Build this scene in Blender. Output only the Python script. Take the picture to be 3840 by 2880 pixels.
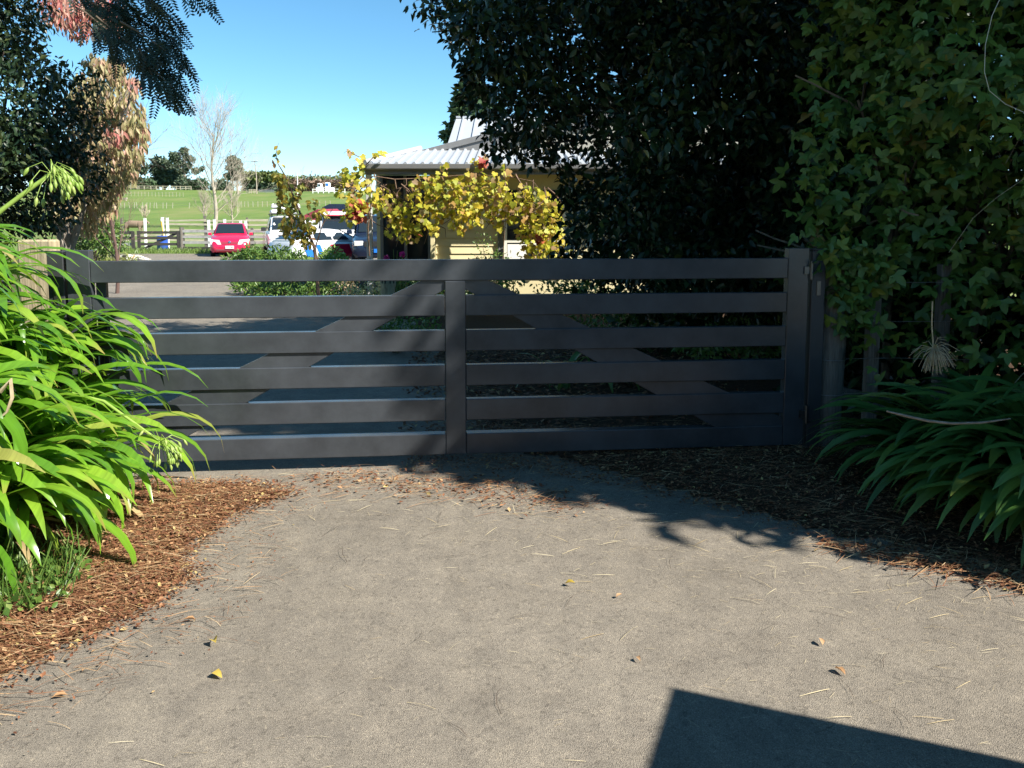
import bpy, bmesh, math, random
import numpy as np
from mathutils import Vector, Matrix, Euler

for _o in list(bpy.data.objects):
    bpy.data.objects.remove(_o, do_unlink=True)
rng = np.random.default_rng(7)
random.seed(7)
SC = bpy.context.scene
COL = SC.collection
R = math.radians

# ------------------------------------------------------------ camera, sky, sun
EYE = 1.6
PITCH = R(5.5)
FPX, CX, CY = 3000.0, 1920.0, 1115.0          # focal length and principal point in photograph pixels
cd = bpy.data.cameras.new('camera')
cam = bpy.data.objects.new('camera', cd)
COL.objects.link(cam)
cam.location = (0, 0, EYE)
cam.rotation_euler = (math.pi / 2 - PITCH, 0, 0)
cd.sensor_width = 36.0
cd.lens = FPX / 3840.0 * 36.0
cd.shift_y = (CY - 1440.0) / 3840.0
cd.clip_start = 0.05
cd.clip_end = 4000
SC.camera = cam

SUN_EL = R(41)
SH = Vector((-0.872, 0.490, 0)).normalized()     # direction in which shadows fall on the ground
world = bpy.data.worlds.new('World')
SC.world = world
world.use_nodes = True
_n = world.node_tree.nodes
_l = world.node_tree.links
_sky = _n.new('ShaderNodeTexSky')
_sky.sky_type = 'NISHITA'
_sky.sun_disc = False
_sky.sun_elevation = SUN_EL
_sky.sun_rotation = math.atan2(-SH.x, -SH.y)
_sky.air_density = 1.0
_sky.dust_density = 0.0
_sky.altitude = 2500
_sky.ozone_density = 3.0
_hs = _n.new('ShaderNodeHueSaturation')
_hs.inputs['Saturation'].default_value = 1.15
_hs.inputs['Hue'].default_value = 0.482
_l.new(_sky.outputs[0], _hs.inputs['Color'])
_l.new(_hs.outputs[0], _n['Background'].inputs[0])
_n['Background'].inputs[1].default_value = 0.086
sd = bpy.data.lights.new('sun', 'SUN')
sd.energy = 5.0
sd.angle = R(0.5)
sd.color = (1.0, 0.94, 0.84)
sun = bpy.data.objects.new('sun', sd)
COL.objects.link(sun)
_ld = Vector((SH.x * math.cos(SUN_EL), SH.y * math.cos(SUN_EL), -math.sin(SUN_EL)))
sun.rotation_euler = _ld.to_track_quat('-Z', 'Y').to_euler()
sun.location = (20, -12, 25)
vs = SC.view_settings
vs.view_transform = 'Standard'
vs.look = 'None'
vs.exposure = 1.28
vs.gamma = 1.0
vs.use_curve_mapping = False
SC.render.engine = 'CYCLES'
SC.cycles.max_bounces = 6
SC.cycles.diffuse_bounces = 3
SC.cycles.glossy_bounces = 2
SC.cycles.transmission_bounces = 3
SC.cycles.transparent_max_bounces = 4

# ------------------------------------------------------------ photograph pixel -> place
CP, SP = math.cos(PITCH), math.sin(PITCH)


def ray(sx, sy):
    xc = (sx - CX) / FPX
    yc = -(sy - CY) / FPX
    return Vector((xc, CP + yc * SP, -SP + yc * CP))


def gnd(sx, sy, z=0.0):
    r = ray(sx, sy)
    return Vector((0, 0, EYE)) + r * ((z - EYE) / r.z)


def atY(sx, sy, Y):
    r = ray(sx, sy)
    return Vector((0, 0, EYE)) + r * (Y / r.y)


def project(P):
    P = np.asarray(P, float)
    z = P[:, 2] - EYE
    d = P[:, 1] * CP - z * SP
    up = P[:, 1] * SP + z * CP
    d = np.where(d > 0.05, d, 0.05)
    return CX + FPX * P[:, 0] / d, CY - FPX * up / d, d


# ------------------------------------------------------------ materials
def lin(c):
    return tuple(c) + (1.0,) if len(c) == 3 else tuple(c)


def mat(name, col, rough=0.6, spec=0.5, var=0.0, vscale=8.0, bump=0.0, bscale=40.0, metal=0.0, coat=0.0, stretch=None, col2=None, detail=6.0):
    m = bpy.data.materials.new(name)
    m.use_nodes = True
    n, l = m.node_tree.nodes, m.node_tree.links
    b = n['Principled BSDF']
    b.inputs['Base Color'].default_value = lin(col)
    b.inputs['Roughness'].default_value = rough
    b.inputs['Specular IOR Level'].default_value = spec
    b.inputs['Metallic'].default_value = metal
    b.inputs['Coat Weight'].default_value = coat
    if var or bump or col2:
        tc = n.new('ShaderNodeTexCoord')
        src = tc.outputs['Object']
        if stretch:
            mp = n.new('ShaderNodeMapping')
            mp.inputs['Scale'].default_value = stretch
            l.new(src, mp.inputs['Vector'])
            src = mp.outputs[0]
        if var or col2:
            nz = n.new('ShaderNodeTexNoise')
            nz.inputs['Scale'].default_value = vscale
            nz.inputs['Detail'].default_value = detail
            nz.inputs['Roughness'].default_value = 0.65
            l.new(src, nz.inputs['Vector'])
            rp = n.new('ShaderNodeValToRGB')
            rp.color_ramp.elements[0].position = 0.3
            rp.color_ramp.elements[1].position = 0.7
            if col2:
                rp.color_ramp.elements[0].color = lin(col)
                rp.color_ramp.elements[1].color = lin(col2)
            else:
                rp.color_ramp.elements[0].color = lin([c * (1 - var) for c in col])
                rp.color_ramp.elements[1].color = lin([c * (1 + var) for c in col])
            l.new(nz.outputs['Fac'], rp.inputs['Fac'])
            l.new(rp.outputs['Color'], b.inputs['Base Color'])
        if bump:
            nb = n.new('ShaderNodeTexNoise')
            nb.inputs['Scale'].default_value = bscale
            nb.inputs['Detail'].default_value = 5
            l.new(src, nb.inputs['Vector'])
            bp = n.new('ShaderNodeBump')
            bp.inputs['Strength'].default_value = bump
            bp.inputs['Distance'].default_value = 0.02
            l.new(nb.outputs['Fac'], bp.inputs['Height'])
            l.new(bp.outputs[0], b.inputs['Normal'])
    return m


def leafmat(name, stops, rough=0.42, trans=0.3, spec=0.4, tcol=1.3, streak=0.0, vein=(14, 14, 14), tip=None):
    """leaf colour picked per leaf (attribute rnd + object random), some light passes through"""
    m = bpy.data.materials.new(name)
    m.use_nodes = True
    n, l = m.node_tree.nodes, m.node_tree.links
    b = n['Principled BSDF']
    b.inputs['Roughness'].default_value = rough
    b.inputs['Specular IOR Level'].default_value = spec
    at = n.new('ShaderNodeAttribute')
    at.attribute_name = 'rnd'
    oi = n.new('ShaderNodeObjectInfo')
    ad = n.new('ShaderNodeMath')
    ad.operation = 'ADD'
    l.new(at.outputs['Fac'], ad.inputs[0])
    l.new(oi.outputs['Random'], ad.inputs[1])
    fr = n.new('ShaderNodeMath')
    fr.operation = 'FRACT'
    l.new(ad.outputs[0], fr.inputs[0])
    rp = n.new('ShaderNodeValToRGB')
    e = rp.color_ramp.elements
    while len(e) < len(stops):
        e.new(0.5)
    for i, (p, c) in enumerate(stops):
        e[i].position = p
        e[i].color = lin(c)
    l.new(fr.outputs[0], rp.inputs['Fac'])
    colo = rp.outputs['Color']
    if streak:
        tc = n.new('ShaderNodeTexCoord')
        nz = n.new('ShaderNodeTexNoise')
        nz.inputs['Scale'].default_value = 1.0
        nz.inputs['Detail'].default_value = 5
        mp = n.new('ShaderNodeMapping')
        mp.inputs['Scale'].default_value = vein
        l.new(tc.outputs['Object'], mp.inputs['Vector'])
        l.new(mp.outputs[0], nz.inputs['Vector'])
        mr = n.new('ShaderNodeMapRange')
        mr.inputs['To Min'].default_value = 1 - streak
        mr.inputs['To Max'].default_value = 1 + streak
        l.new(nz.outputs['Fac'], mr.inputs['Value'])
        mx = n.new('ShaderNodeVectorMath')
        mx.operation = 'SCALE'
        l.new(colo, mx.inputs[0])
        l.new(mr.outputs[0], mx.inputs['Scale'])
        colo = mx.outputs[0]
    if tip:
        ta = n.new('ShaderNodeAttribute')
        ta.attribute_name = 'tip'
        ms = n.new('ShaderNodeMapRange')
        ms.inputs['From Min'].default_value = .86
        ms.inputs['From Max'].default_value = 1.0
        l.new(ta.outputs['Fac'], ms.inputs['Value'])
        gt = n.new('ShaderNodeMath')
        gt.operation = 'MULTIPLY'
        l.new(ms.outputs[0], gt.inputs[0])
        l.new(fr.outputs[0], gt.inputs[1])
        mt = n.new('ShaderNodeMix')
        mt.data_type = 'RGBA'
        l.new(gt.outputs[0], mt.inputs[0])
        l.new(colo, mt.inputs[6])
        mt.inputs[7].default_value = lin(tip)
        colo = mt.outputs[2]
    l.new(colo, b.inputs['Base Color'])
    if trans:
        t = n.new('ShaderNodeBsdfTranslucent')
        sc = n.new('ShaderNodeVectorMath')
        sc.operation = 'SCALE'
        sc.inputs['Scale'].default_value = tcol
        l.new(colo, sc.inputs[0])
        l.new(sc.outputs[0], t.inputs['Color'])
        mxs = n.new('ShaderNodeMixShader')
        mxs.inputs[0].default_value = trans
        l.new(b.outputs[0], mxs.inputs[1])
        l.new(t.outputs[0], mxs.inputs[2])
        l.new(mxs.outputs[0], n['Material Output'].inputs['Surface'])
    return m


def asphalt_mat():
    m = bpy.data.materials.new('asphalt')
    m.use_nodes = True
    n, l = m.node_tree.nodes, m.node_tree.links
    b = n['Principled BSDF']
    b.inputs['Roughness'].default_value = 0.85
    b.inputs['Specular IOR Level'].default_value = 0.25
    tc = n.new('ShaderNodeTexCoord')

    def noise(scale, detail=4, rough=0.6):
        z = n.new('ShaderNodeTexNoise')
        z.inputs['Scale'].default_value = scale
        z.inputs['Detail'].default_value = detail
        z.inputs['Roughness'].default_value = rough
        l.new(tc.outputs['Object'], z.inputs['Vector'])
        return z

    def ramp(src, stops):
        r = n.new('ShaderNodeValToRGB')
        e = r.color_ramp.elements
        while len(e) < len(stops):
            e.new(0.5)
        for i, (p, c) in enumerate(stops):
            e[i].position = p
            e[i].color = lin(c)
        l.new(src, r.inputs['Fac'])
        return r.outputs['Color']

    def mul(a, c):
        x = n.new('ShaderNodeMix')
        x.data_type = 'RGBA'
        x.blend_type = 'MULTIPLY'
        x.inputs[0].default_value = 1.0
        l.new(a, x.inputs[6])
        l.new(c, x.inputs[7])
        return x.outputs[2]
    base = ramp(noise(0.55, 5).outputs['Fac'], [(0.3, (0.196, 0.173, 0.144)), (0.7, (0.252, 0.224, 0.187))])
    v = n.new('ShaderNodeTexVoronoi')
    v.inputs['Scale'].default_value = 240
    l.new(tc.outputs['Object'], v.inputs['Vector'])
    sepc = n.new('ShaderNodeSeparateColor')
    l.new(v.outputs['Color'], sepc.inputs[0])
    chips = ramp(sepc.outputs[0], [(0.0, (0.78, 0.78, 0.78)), (0.5, (0.98, 0.98, 0.98)), (0.92, (1.05, 1.05, 1.04)), (1.0, (1.4, 1.38, 1.32))])
    joints = ramp(v.outputs['Distance'], [(0.35, (1.08, 1.08, 1.08)), (0.8, (0.62, 0.62, 0.62))])
    c = mul(mul(base, chips), joints)
    c = mul(c, ramp(noise(7, 6, 0.7).outputs['Fac'], [(0.3, (0.8, 0.8, 0.8)), (0.65, (1.12, 1.11, 1.08))]))
    v2 = n.new('ShaderNodeTexVoronoi')
    v2.inputs['Scale'].default_value = 75
    l.new(tc.outputs['Object'], v2.inputs['Vector'])
    sp2 = n.new('ShaderNodeSeparateColor')
    l.new(v2.outputs['Color'], sp2.inputs[0])
    c = mul(c, ramp(sp2.outputs[1], [(0.0, (0.72, 0.72, 0.72)), (0.12, (0.95, 0.95, 0.95)), (0.9, (1.0, 1.0, 1.0)), (0.97, (1.12, 1.11, 1.09))]))
    c = mul(c, ramp(noise(1.7, 8, 0.75).outputs['Fac'], [(0.3, (0.85, 0.84, 0.83)), (0.5, (1, 1, 1)), (0.72, (1.10, 1.09, 1.06))]))
    l.new(c, b.inputs['Base Color'])
    # height: chips plus coarse unevenness
    add = n.new('ShaderNodeMath')
    add.operation = 'MULTIPLY_ADD'
    l.new(noise(60, 4).outputs['Fac'], add.inputs[0])
    add.inputs[1].default_value = 0.8
    inv = n.new('ShaderNodeMath')
    inv.operation = 'SUBTRACT'
    inv.inputs[0].default_value = 1.0
    l.new(v.outputs['Distance'], inv.inputs[1])
    l.new(inv.outputs[0], add.inputs[2])
    bp = n.new('ShaderNodeBump')
    bp.inputs['Strength'].default_value = 0.55
    bp.inputs['Distance'].default_value = 0.005
    l.new(add.outputs[0], bp.inputs['Height'])
    l.new(bp.outputs[0], b.inputs['Normal'])
    return m


def grass_mat(name, a, b2, c3, scale=0.12):
    m = bpy.data.materials.new(name)
    m.use_nodes = True
    n, l = m.node_tree.nodes, m.node_tree.links
    b = n['Principled BSDF']
    b.inputs['Roughness'].default_value = 0.9
    b.inputs['Specular IOR Level'].default_value = 0.15
    tc = n.new('ShaderNodeTexCoord')
    mp = n.new('ShaderNodeMapping')
    mp.inputs['Scale'].default_value = (1.0, 0.45, 1.0)
    l.new(tc.outputs['Object'], mp.inputs['Vector'])
    z = n.new('ShaderNodeTexNoise')
    z.inputs['Scale'].default_value = scale
    z.inputs['Detail'].default_value = 9
    z.inputs['Roughness'].default_value = 0.62
    l.new(mp.outputs[0], z.inputs['Vector'])
    r = n.new('ShaderNodeValToRGB')
    e = r.color_ramp.elements
    e.new(0.5)
    for i, (p, c) in enumerate(((0.32, a), (0.5, b2), (0.68, c3))):
        e[i].position = p
        e[i].color = lin(c)
    l.new(z.outputs['Fac'], r.inputs['Fac'])
    l.new(r.outputs['Color'], b.inputs['Base Color'])
    z2 = n.new('ShaderNodeTexNoise')
    z2.inputs['Scale'].default_value = 3.0
    z2.inputs['Detail'].default_value = 6
    l.new(tc.outputs['Object'], z2.inputs['Vector'])
    bp = n.new('ShaderNodeBump')
    bp.inputs['Strength'].default_value = 0.6
    bp.inputs['Distance'].default_value = 0.2
    l.new(z2.outputs['Fac'], bp.inputs['Height'])
    l.new(bp.outputs[0], b.inputs['Normal'])
    return m


# ------------------------------------------------------------ objects
def tag(o, label=None, cat=None, group=None, kind=None):
    if label:
        o['label'] = label
    if cat:
        o['category'] = cat
    if group:
        o['group'] = group
    if kind:
        o['kind'] = kind
    return o


def thing(name, label, cat, loc=(0, 0, 0), rz=0.0, group=None):
    o = bpy.data.objects.new(name, None)
    o.empty_display_size = 0.2
    COL.objects.link(o)
    o.location = loc
    o.rotation_euler = (0, 0, rz)
    return tag(o, label, cat, group)


def link(name, me, m, parent=None, loc=None):
    o = bpy.data.objects.new(name, me)
    COL.objects.link(o)
    if m is not None and len(me.materials) == 0:
        me.materials.append(m)
    if parent is not None:
        o.parent = parent
    if loc is not None:
        o.location = loc
    return o


class MB:
    """collects shapes, then links them as ONE mesh object"""

    def __init__(s):
        s.v, s.f = [], []

    def add(s, vs, fs):
        k = len(s.v)
        s.v += [tuple(p) for p in vs]
        s.f += [tuple(i + k for i in f) for f in fs]
        return s

    def box(s, c, size, rot=None, taper=1.0):
        x, y, z = [d / 2 for d in size]
        pts = [(-x, -y, -z), (x, -y, -z), (x, y, -z), (-x, y, -z), (-x * taper, -y * taper, z), (x * taper, -y * taper, z), (x * taper, y * taper, z), (-x * taper, y * taper, z)]
        if rot is not None:
            M = rot.to_matrix() if isinstance(rot, Euler) else rot
            pts = [M @ Vector(p) for p in pts]
        c = Vector(c)
        return s.add([c + Vector(p) for p in pts], [(0, 3, 2, 1), (4, 5, 6, 7), (0, 1, 5, 4), (1, 2, 6, 5), (2, 3, 7, 6), (3, 0, 4, 7)])

    def tube(s, pts, rad, n=8, cap=True):
        pts = [Vector(p) for p in pts]
        if not hasattr(rad, '__len__'):
            rad = [rad] * len(pts)
        k = len(s.v)
        prev = None
        for i, p in enumerate(pts):
            t = (pts[min(i + 1, len(pts) - 1)] - pts[max(i - 1, 0)])
            t = t.normalized() if t.length > 1e-9 else Vector((0, 0, 1))
            if prev is None:
                a = Vector((1, 0, 0)) if abs(t.x) < 0.8 else Vector((0, 1, 0))
            else:
                a = prev
            a = (a - t * a.dot(t)).normalized()
            prev = a
            b = t.cross(a)
            for j in range(n):
                w = 2 * math.pi * j / n
                s.v.append(tuple(p + (a * math.cos(w) + b * math.sin(w)) * rad[i]))
        for i in range(len(pts) - 1):
            for j in range(n):
                q = (j + 1) % n
                s.f.append((k + i * n + j, k + i * n + q, k + (i + 1) * n + q, k + (i + 1) * n + j))
        if cap:
            s.f.append(tuple(k + j for j in reversed(range(n))))
            s.f.append(tuple(k + (len(pts) - 1) * n + j for j in range(n)))
        return s

    def lathe(s, prof, c=(0, 0, 0), n=16):
        k = len(s.v)
        for r, z in prof:
            for j in range(n):
                w = 2 * math.pi * j / n
                s.v.append((c[0] + r * math.cos(w), c[1] + r * math.sin(w), c[2] + z))
        for i in range(len(prof) - 1):
            for j in range(n):
                q = (j + 1) % n
                s.f.append((k + i * n + j, k + i * n + q, k + (i + 1) * n + q, k + (i + 1) * n + j))
        s.f.append(tuple(k + j for j in reversed(range(n))))
        s.f.append(tuple(k + (len(prof) - 1) * n + j for j in range(n)))
        return s

    def prism(s, poly, vec):
        n = len(poly)
        vec = Vector(vec)
        a = [Vector(p) for p in poly]
        s.add(a + [p + vec for p in a], [tuple(reversed(range(n))), tuple(range(n, 2 * n))] + [(i, (i + 1) % n, n + (i + 1) % n, n + i) for i in range(n)])
        return s

    def loft(s, secs, cap=True):
        n = len(secs[0])
        k = len(s.v)
        for sec in secs:
            s.v += [tuple(p) for p in sec]
        for i in range(len(secs) - 1):
            for j in range(n):
                q = (j + 1) % n
                s.f.append((k + i * n + j, k + i * n + q, k + (i + 1) * n + q, k + (i + 1) * n + j))
        if cap:
            s.f.append(tuple(k + j for j in reversed(range(n))))
            s.f.append(tuple(k + (len(secs) - 1) * n + j for j in range(n)))
        return s

    def build(s, name, m, parent=None, world=False, smooth=False, bevel=0.0, loc=None, fixn=True):
        off = Vector((0, 0, 0))
        if world and parent is not None:
            off = Vector(parent.location)
            p = parent
            while p.parent is not None:
                p = p.parent
                off += Vector(p.location)
        if loc is not None and parent is None:
            off = Vector(loc)
        me = bpy.data.meshes.new(name)
        me.from_pydata([(x - off.x, y - off.y, z - off.z) for x, y, z in s.v], [], s.f)
        if fixn or bevel:
            bm = bmesh.new()
            bm.from_mesh(me)
            if fixn:
                bmesh.ops.recalc_face_normals(bm, faces=bm.faces)
            if bevel:
                bmesh.ops.bevel(bm, geom=list(bm.edges), offset=bevel, segments=1, affect='EDGES', profile=0.5)
            bm.to_mesh(me)
            bm.free()
        if smooth:
            for pl in me.polygons:
                pl.use_smooth = True
            me.set_sharp_from_angle(angle=R(smooth if smooth > 1 else 40))
        me.update()
        return link(name, me, m, parent, loc)


# ---- leaves
def T_simple(w=0.42, fold=0.10, curl=0.0):
    v = np.array([(0, 0, 0), (-w * .5, .38, fold), (-w * .36, .72, fold * .8 - curl * .4), (0, 1, -curl), (w * .36, .72, fold * .8 - curl * .4), (w * .5, .38, fold), (0, .4, 0), (0, .72, -curl * .4)], float)
    f = [(0, 6, 1), (1, 6, 7, 2), (2, 7, 3), (0, 5, 6), (5, 4, 7, 6), (4, 3, 7)]
    return v, f


def T_quad(w=0.45, fold=0.12):
    v = np.array([(0, 0, 0), (-w * .5, .5, fold), (0, 1, 0), (w * .5, .5, fold)], float)
    return v, [(0, 3, 2), (0, 2, 1)]


def T_tri(n=3):
    """three leaflets"""
    V, F = [], []
    b, fb = T_simple(0.55, 0.06, 0.08)
    for k, (a, s) in enumerate(((0, 1.0), (68, .82), (-68, .82))):
        ca, sa = math.cos(R(a)), math.sin(R(a))
        o = len(V) * 0 + k * len(b)
        for x, y, z in b:
            x2, y2 = x * s, y * s * .62 + (.38 if k == 0 else .34)
            y2 -= .36
            V.append((x2 * .62 * ca - y2 * sa, x2 * .62 * sa + y2 * ca + .36, z * .6))
        F += [tuple(i + o for i in f) for f in fb]
    V = np.array(V, float)
    return V, F


def T_vine():
    """lobed grape leaf"""
    ring = [(0, 0), (-.28, -.12), (-.52, .1), (-.42, .32), (-.56, .55), (-.3, .62), (-.2, .85), (0, 1.02), (.2, .85), (.3, .62), (.56, .55), (.42, .32), (.52, .1), (.28, -.12)]
    v = [(x, y, .10 * abs(x) + (-.16 * max(0, y - .4))) for x, y in ring] + [(0, .4, 0)]
    n = len(ring)
    return np.array(v, float), [(n, i, (i + 1) % n) for i in range(n)]


def T_frond(pairs=9, lw=0.055, ll=0.17):
    """pinnate leaf: thin rachis, paired leaflets"""
    V = [(-.008, 0, 0), (.008, 0, 0), (.006, 1, -.10), (-.006, 1, -.10)]
    F = [(0, 1, 2, 3)]
    for i in range(pairs):
        y = .12 + .86 * i / (pairs - 1)
        z = -.10 * y * y
        L = ll * (1.0 - .55 * abs(i / (pairs - 1) - .4))
        for sg in (-1, 1):
            k = len(V)
            V += [(0, y, z), (sg * L * .55, y + L * .28 - lw / 2, z - .01), (sg * L, y + L * .5, z - .03), (sg * L * .5, y + L * .28 + lw / 2, z - .01)]
            F.append((k, k + 1, k + 2, k + 3))
    return np.array(V, float), F


def norm(a):
    return a / np.maximum(np.linalg.norm(a, axis=1, keepdims=True), 1e-9)


def frames(N, droop=0.4, face=None, facew=0.0, out=None, outw=0.0):
    """random leaf frames: d along the leaf, n its upper face"""
    d = norm(rng.normal(size=(N, 3)))
    d[:, 2] -= droop
    if out is not None:
        d += out * outw
    d = norm(d)
    n = rng.normal(size=(N, 3)) * .7
    n[:, 2] += .7
    if face is not None:
        n = n + np.asarray(face) * facew
    n = n - d * np.sum(n * d, axis=1, keepdims=True)
    n = norm(n)
    return d, n


def leaf_mesh(name, P, d, n, size, tpl, m, parent=None, kind=None, world=True, rnd=None, smooth=False):
    tv, tf = tpl
    N, k = len(P), len(tv)
    x = np.cross(d, n)
    V = (P[:, None, :] + np.asarray(size)[:, None, None] * (tv[None, :, 0:1] * x[:, None, :] + tv[None, :, 1:2] * d[:, None, :] + tv[None, :, 2:3] * n[:, None, :])).reshape(-1, 3)
    if parent is not None and world:
        off = np.array(parent.location)
        V = V - off
    me = bpy.data.meshes.new(name)
    lens = np.array([len(f) for f in tf])
    flat = np.concatenate([np.array(f) for f in tf])
    loops = (flat[None, :] + (np.arange(N) * k)[:, None]).ravel()
    ltot = np.tile(lens, N)
    lst = np.concatenate([[0], np.cumsum(ltot)[:-1]])
    me.vertices.add(N * k)
    me.vertices.foreach_set('co', V.astype(np.float32).ravel())
    me.loops.add(len(loops))
    me.loops.foreach_set('vertex_index', loops.astype(np.int32))
    me.polygons.add(len(ltot))
    me.polygons.foreach_set('loop_start', lst.astype(np.int32))
    me.update(calc_edges=True)
    at = me.attributes.new('rnd', 'FLOAT', 'POINT')
    r = rng.random(N) if rnd is None else rnd
    at.data.foreach_set('value', np.repeat(r, k).astype(np.float32))
    if smooth:
        me.polygons.foreach_set('use_smooth', np.ones(len(ltot), bool))
    me.validate()
    o = link(name, me, m, parent)
    if kind:
        o['kind'] = kind
    return o


def tpl_mesh(name, tpl, m, rnd=0.0, smooth=True):
    me = bpy.data.meshes.new(name)
    me.from_pydata([tuple(p) for p in tpl[0]], [], tpl[1])
    at = me.attributes.new('rnd', 'FLOAT', 'POINT')
    at.data.foreach_set('value', np.full(len(tpl[0]), rnd, np.float32))
    if len(tpl) > 2:
        at2 = me.attributes.new('tip', 'FLOAT', 'POINT')
        at2.data.foreach_set('value', np.asarray(tpl[2], np.float32))
    if smooth:
        for p in me.polygons:
            p.use_smooth = True
    me.materials.append(m)
    me.update()
    return me


def leaf_objects(P, d, n, size, mesh, parent, name='leaf'):
    off = Vector(parent.location)
    x = np.cross(d, n)
    for i in range(len(P)):
        me = mesh[i % len(mesh)] if isinstance(mesh, list) else mesh
        o = bpy.data.objects.new(name, me)
        s = float(size[i])
        M = Matrix(((x[i][0] * s, d[i][0] * s, n[i][0] * s, P[i][0] - off.x),
                    (x[i][1] * s, d[i][1] * s, n[i][1] * s, P[i][1] - off.y),
                    (x[i][2] * s, d[i][2] * s, n[i][2] * s, P[i][2] - off.z),
                    (0, 0, 0, 1)))
        o.parent = parent
        o.matrix_basis = M
        COL.objects.link(o)


def foliage(parent, P, d, n, size, tpl, m, singles=300, name='leaf', rest='foliage', front=None):
    """the leaves that show largest become parts of their own, the rest one part"""
    P = np.asarray(P)
    size = np.asarray(size)
    u, v, dep = project(P)
    vis = (u > 10) & (u < 3830) & (v > 10) & (v < 2860) & (dep > .3)
    score = np.where(vis, size / dep, 0)
    if front is not None:
        score = score * front
    idx = np.argsort(-score)[:singles] if singles else np.array([], int)
    mask = np.zeros(len(P), bool)
    mask[idx] = True
    if singles:
        meshes = [tpl_mesh(name, tpl, m, r) for r in (0.0, .37, .71)]
        leaf_objects(P[mask], d[mask], n[mask], size[mask], meshes, parent, name)
    k = ~mask
    if k.any():
        o = leaf_mesh(rest, P[k], d[k], n[k], size[k], tpl, m, parent, kind='stuff')


def in_clumps(clumps, N, shell=0.5):
    """N points in ellipsoid clumps (cx,cy,cz,rx,ry,rz), denser outward; also the outward direction"""
    C = np.array(clumps, float)
    w = C[:, 3] * C[:, 4] * C[:, 5]
    w = w ** .75
    i = rng.choice(len(C), N, p=w / w.sum())
    u = norm(rng.normal(size=(N, 3)))
    r = rng.random(N) ** (1 / 3.0)
    r = shell + (1 - shell) * r
    r *= 1 + rng.normal(size=N) * .08
    P = C[i, :3] + u * r[:, None] * C[i, 3:6]
    return P, u


def branching(mb, p, dirv, L, rad, depth, spread=0.6, n=5, up=0.15, kids=(2, 4), tips=None, shrink=0.68, wob=0.12):
    """a limb with forks; tips collects the ends"""
    pts = [Vector(p)]
    dd = Vector(dirv).normalized()
    steps = 4
    for i in range(steps):
        dd = (dd + Vector([random.uniform(-wob, wob) for _ in range(3)]) + Vector((0, 0, up * .2))).normalized()
        pts.append(pts[-1] + dd * L / steps)
    mb.tube(pts, [rad * (1 - .45 * i / steps) for i in range(steps + 1)], n=max(3, n), cap=False)
    if tips is not None:
        tips.append((pts[-1], dd, depth))
    if depth <= 0:
        return
    for k in range(random.randint(*kids)):
        t = random.uniform(.35, 1.0)
        q = pts[0].lerp(pts[-1], t) if t < .95 else pts[-1]
        i0 = min(int(t * steps), steps - 1)
        q = pts[i0].lerp(pts[i0 + 1], t * steps - i0)
        nd = (dd + Vector([random.gauss(0, spread) for _ in range(3)]) + Vector((0, 0, up))).normalized()
        branching(mb, q, nd, L * shrink * random.uniform(.8, 1.15), rad * .52, depth - 1, spread, n - 1, up, kids, tips, shrink, wob)


def smoothstep(a, b, x):
    t = np.clip((np.asarray(x, float) - a) / (b - a), 0, 1)
    return t * t * (3 - 2 * t)


def hill(x, y):
    """ground height: level yard, then a paddock rising to a crest"""
    Y = np.array([-1e4, 44, 60, 88, 106, 130, 160, 200, 270, 310, 5000])
    Z = np.array([0, 0, 0.1, 0.35, 1.0, 2.5, 4.3, 7.0, 11.6, 12.6, 12.6])
    z = np.interp(y, Y, Z)
    return z + 0.35 * np.sin(np.asarray(x) * .045 + 1.3) * smoothstep(55, 120, y)
# ------------------------------------------------------------ the setting
M_asph = asphalt_mat()
M_grass = grass_mat('paddock_grass', (0.085, 0.135, 0.035), (0.125, 0.185, 0.045), (0.19, 0.20, 0.075), 0.10)
M_soil = mat('garden_soil', (0.035, 0.022, 0.014), 0.95, 0.1, col2=(0.085, 0.05, 0.03), vscale=30, bump=0.8, bscale=60)
M_litterbase = mat('bark_litter_base', (0.07, 0.033, 0.016), 0.95, 0.1, col2=(0.20, 0.10, 0.05), vscale=45, bump=1.0, bscale=90)


def grid_axis(stops):
    out = []
    for a, b, st in stops:
        out += list(np.arange(a, b, st))
    out.append(stops[-1][1])
    return np.array(out)


gx = grid_axis([(-1800, -400, 200), (-400, -120, 20), (-120, 60, 6), (60, 200, 20), (200, 1800, 200)])
gy = grid_axis([(-60, 40, 10), (40, 320, 6), (320, 800, 60), (800, 3000, 300)])
GX, GY = np.meshgrid(gx, gy)
GZ = hill(GX, GY) - 0.006
gm = MB()
gm.v = list(zip(GX.ravel().tolist(), GY.ravel().tolist(), GZ.ravel().tolist()))
nx = len(gx)
gm.f = [(j * nx + i, j * nx + i + 1, (j + 1) * nx + i + 1, (j + 1) * nx + i) for j in range(len(gy) - 1) for i in range(nx - 1)]
tag(gm.build('ground', M_grass, smooth=60, fixn=False), kind='structure')


def inside(poly, x, y):
    x = np.asarray(x, float)
    y = np.asarray(y, float)
    c = np.zeros(x.shape, bool)
    n = len(poly)
    for i in range(n):
        x1, y1 = poly[i][0], poly[i][1]
        x2, y2 = poly[(i + 1) % n][0], poly[(i + 1) % n][1]
        if y1 == y2:
            continue
        t = ((y1 > y) != (y2 > y)) & (x < (x2 - x1) * (y - y1) / (y2 - y1) + x1)
        c ^= t
    return c


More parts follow.
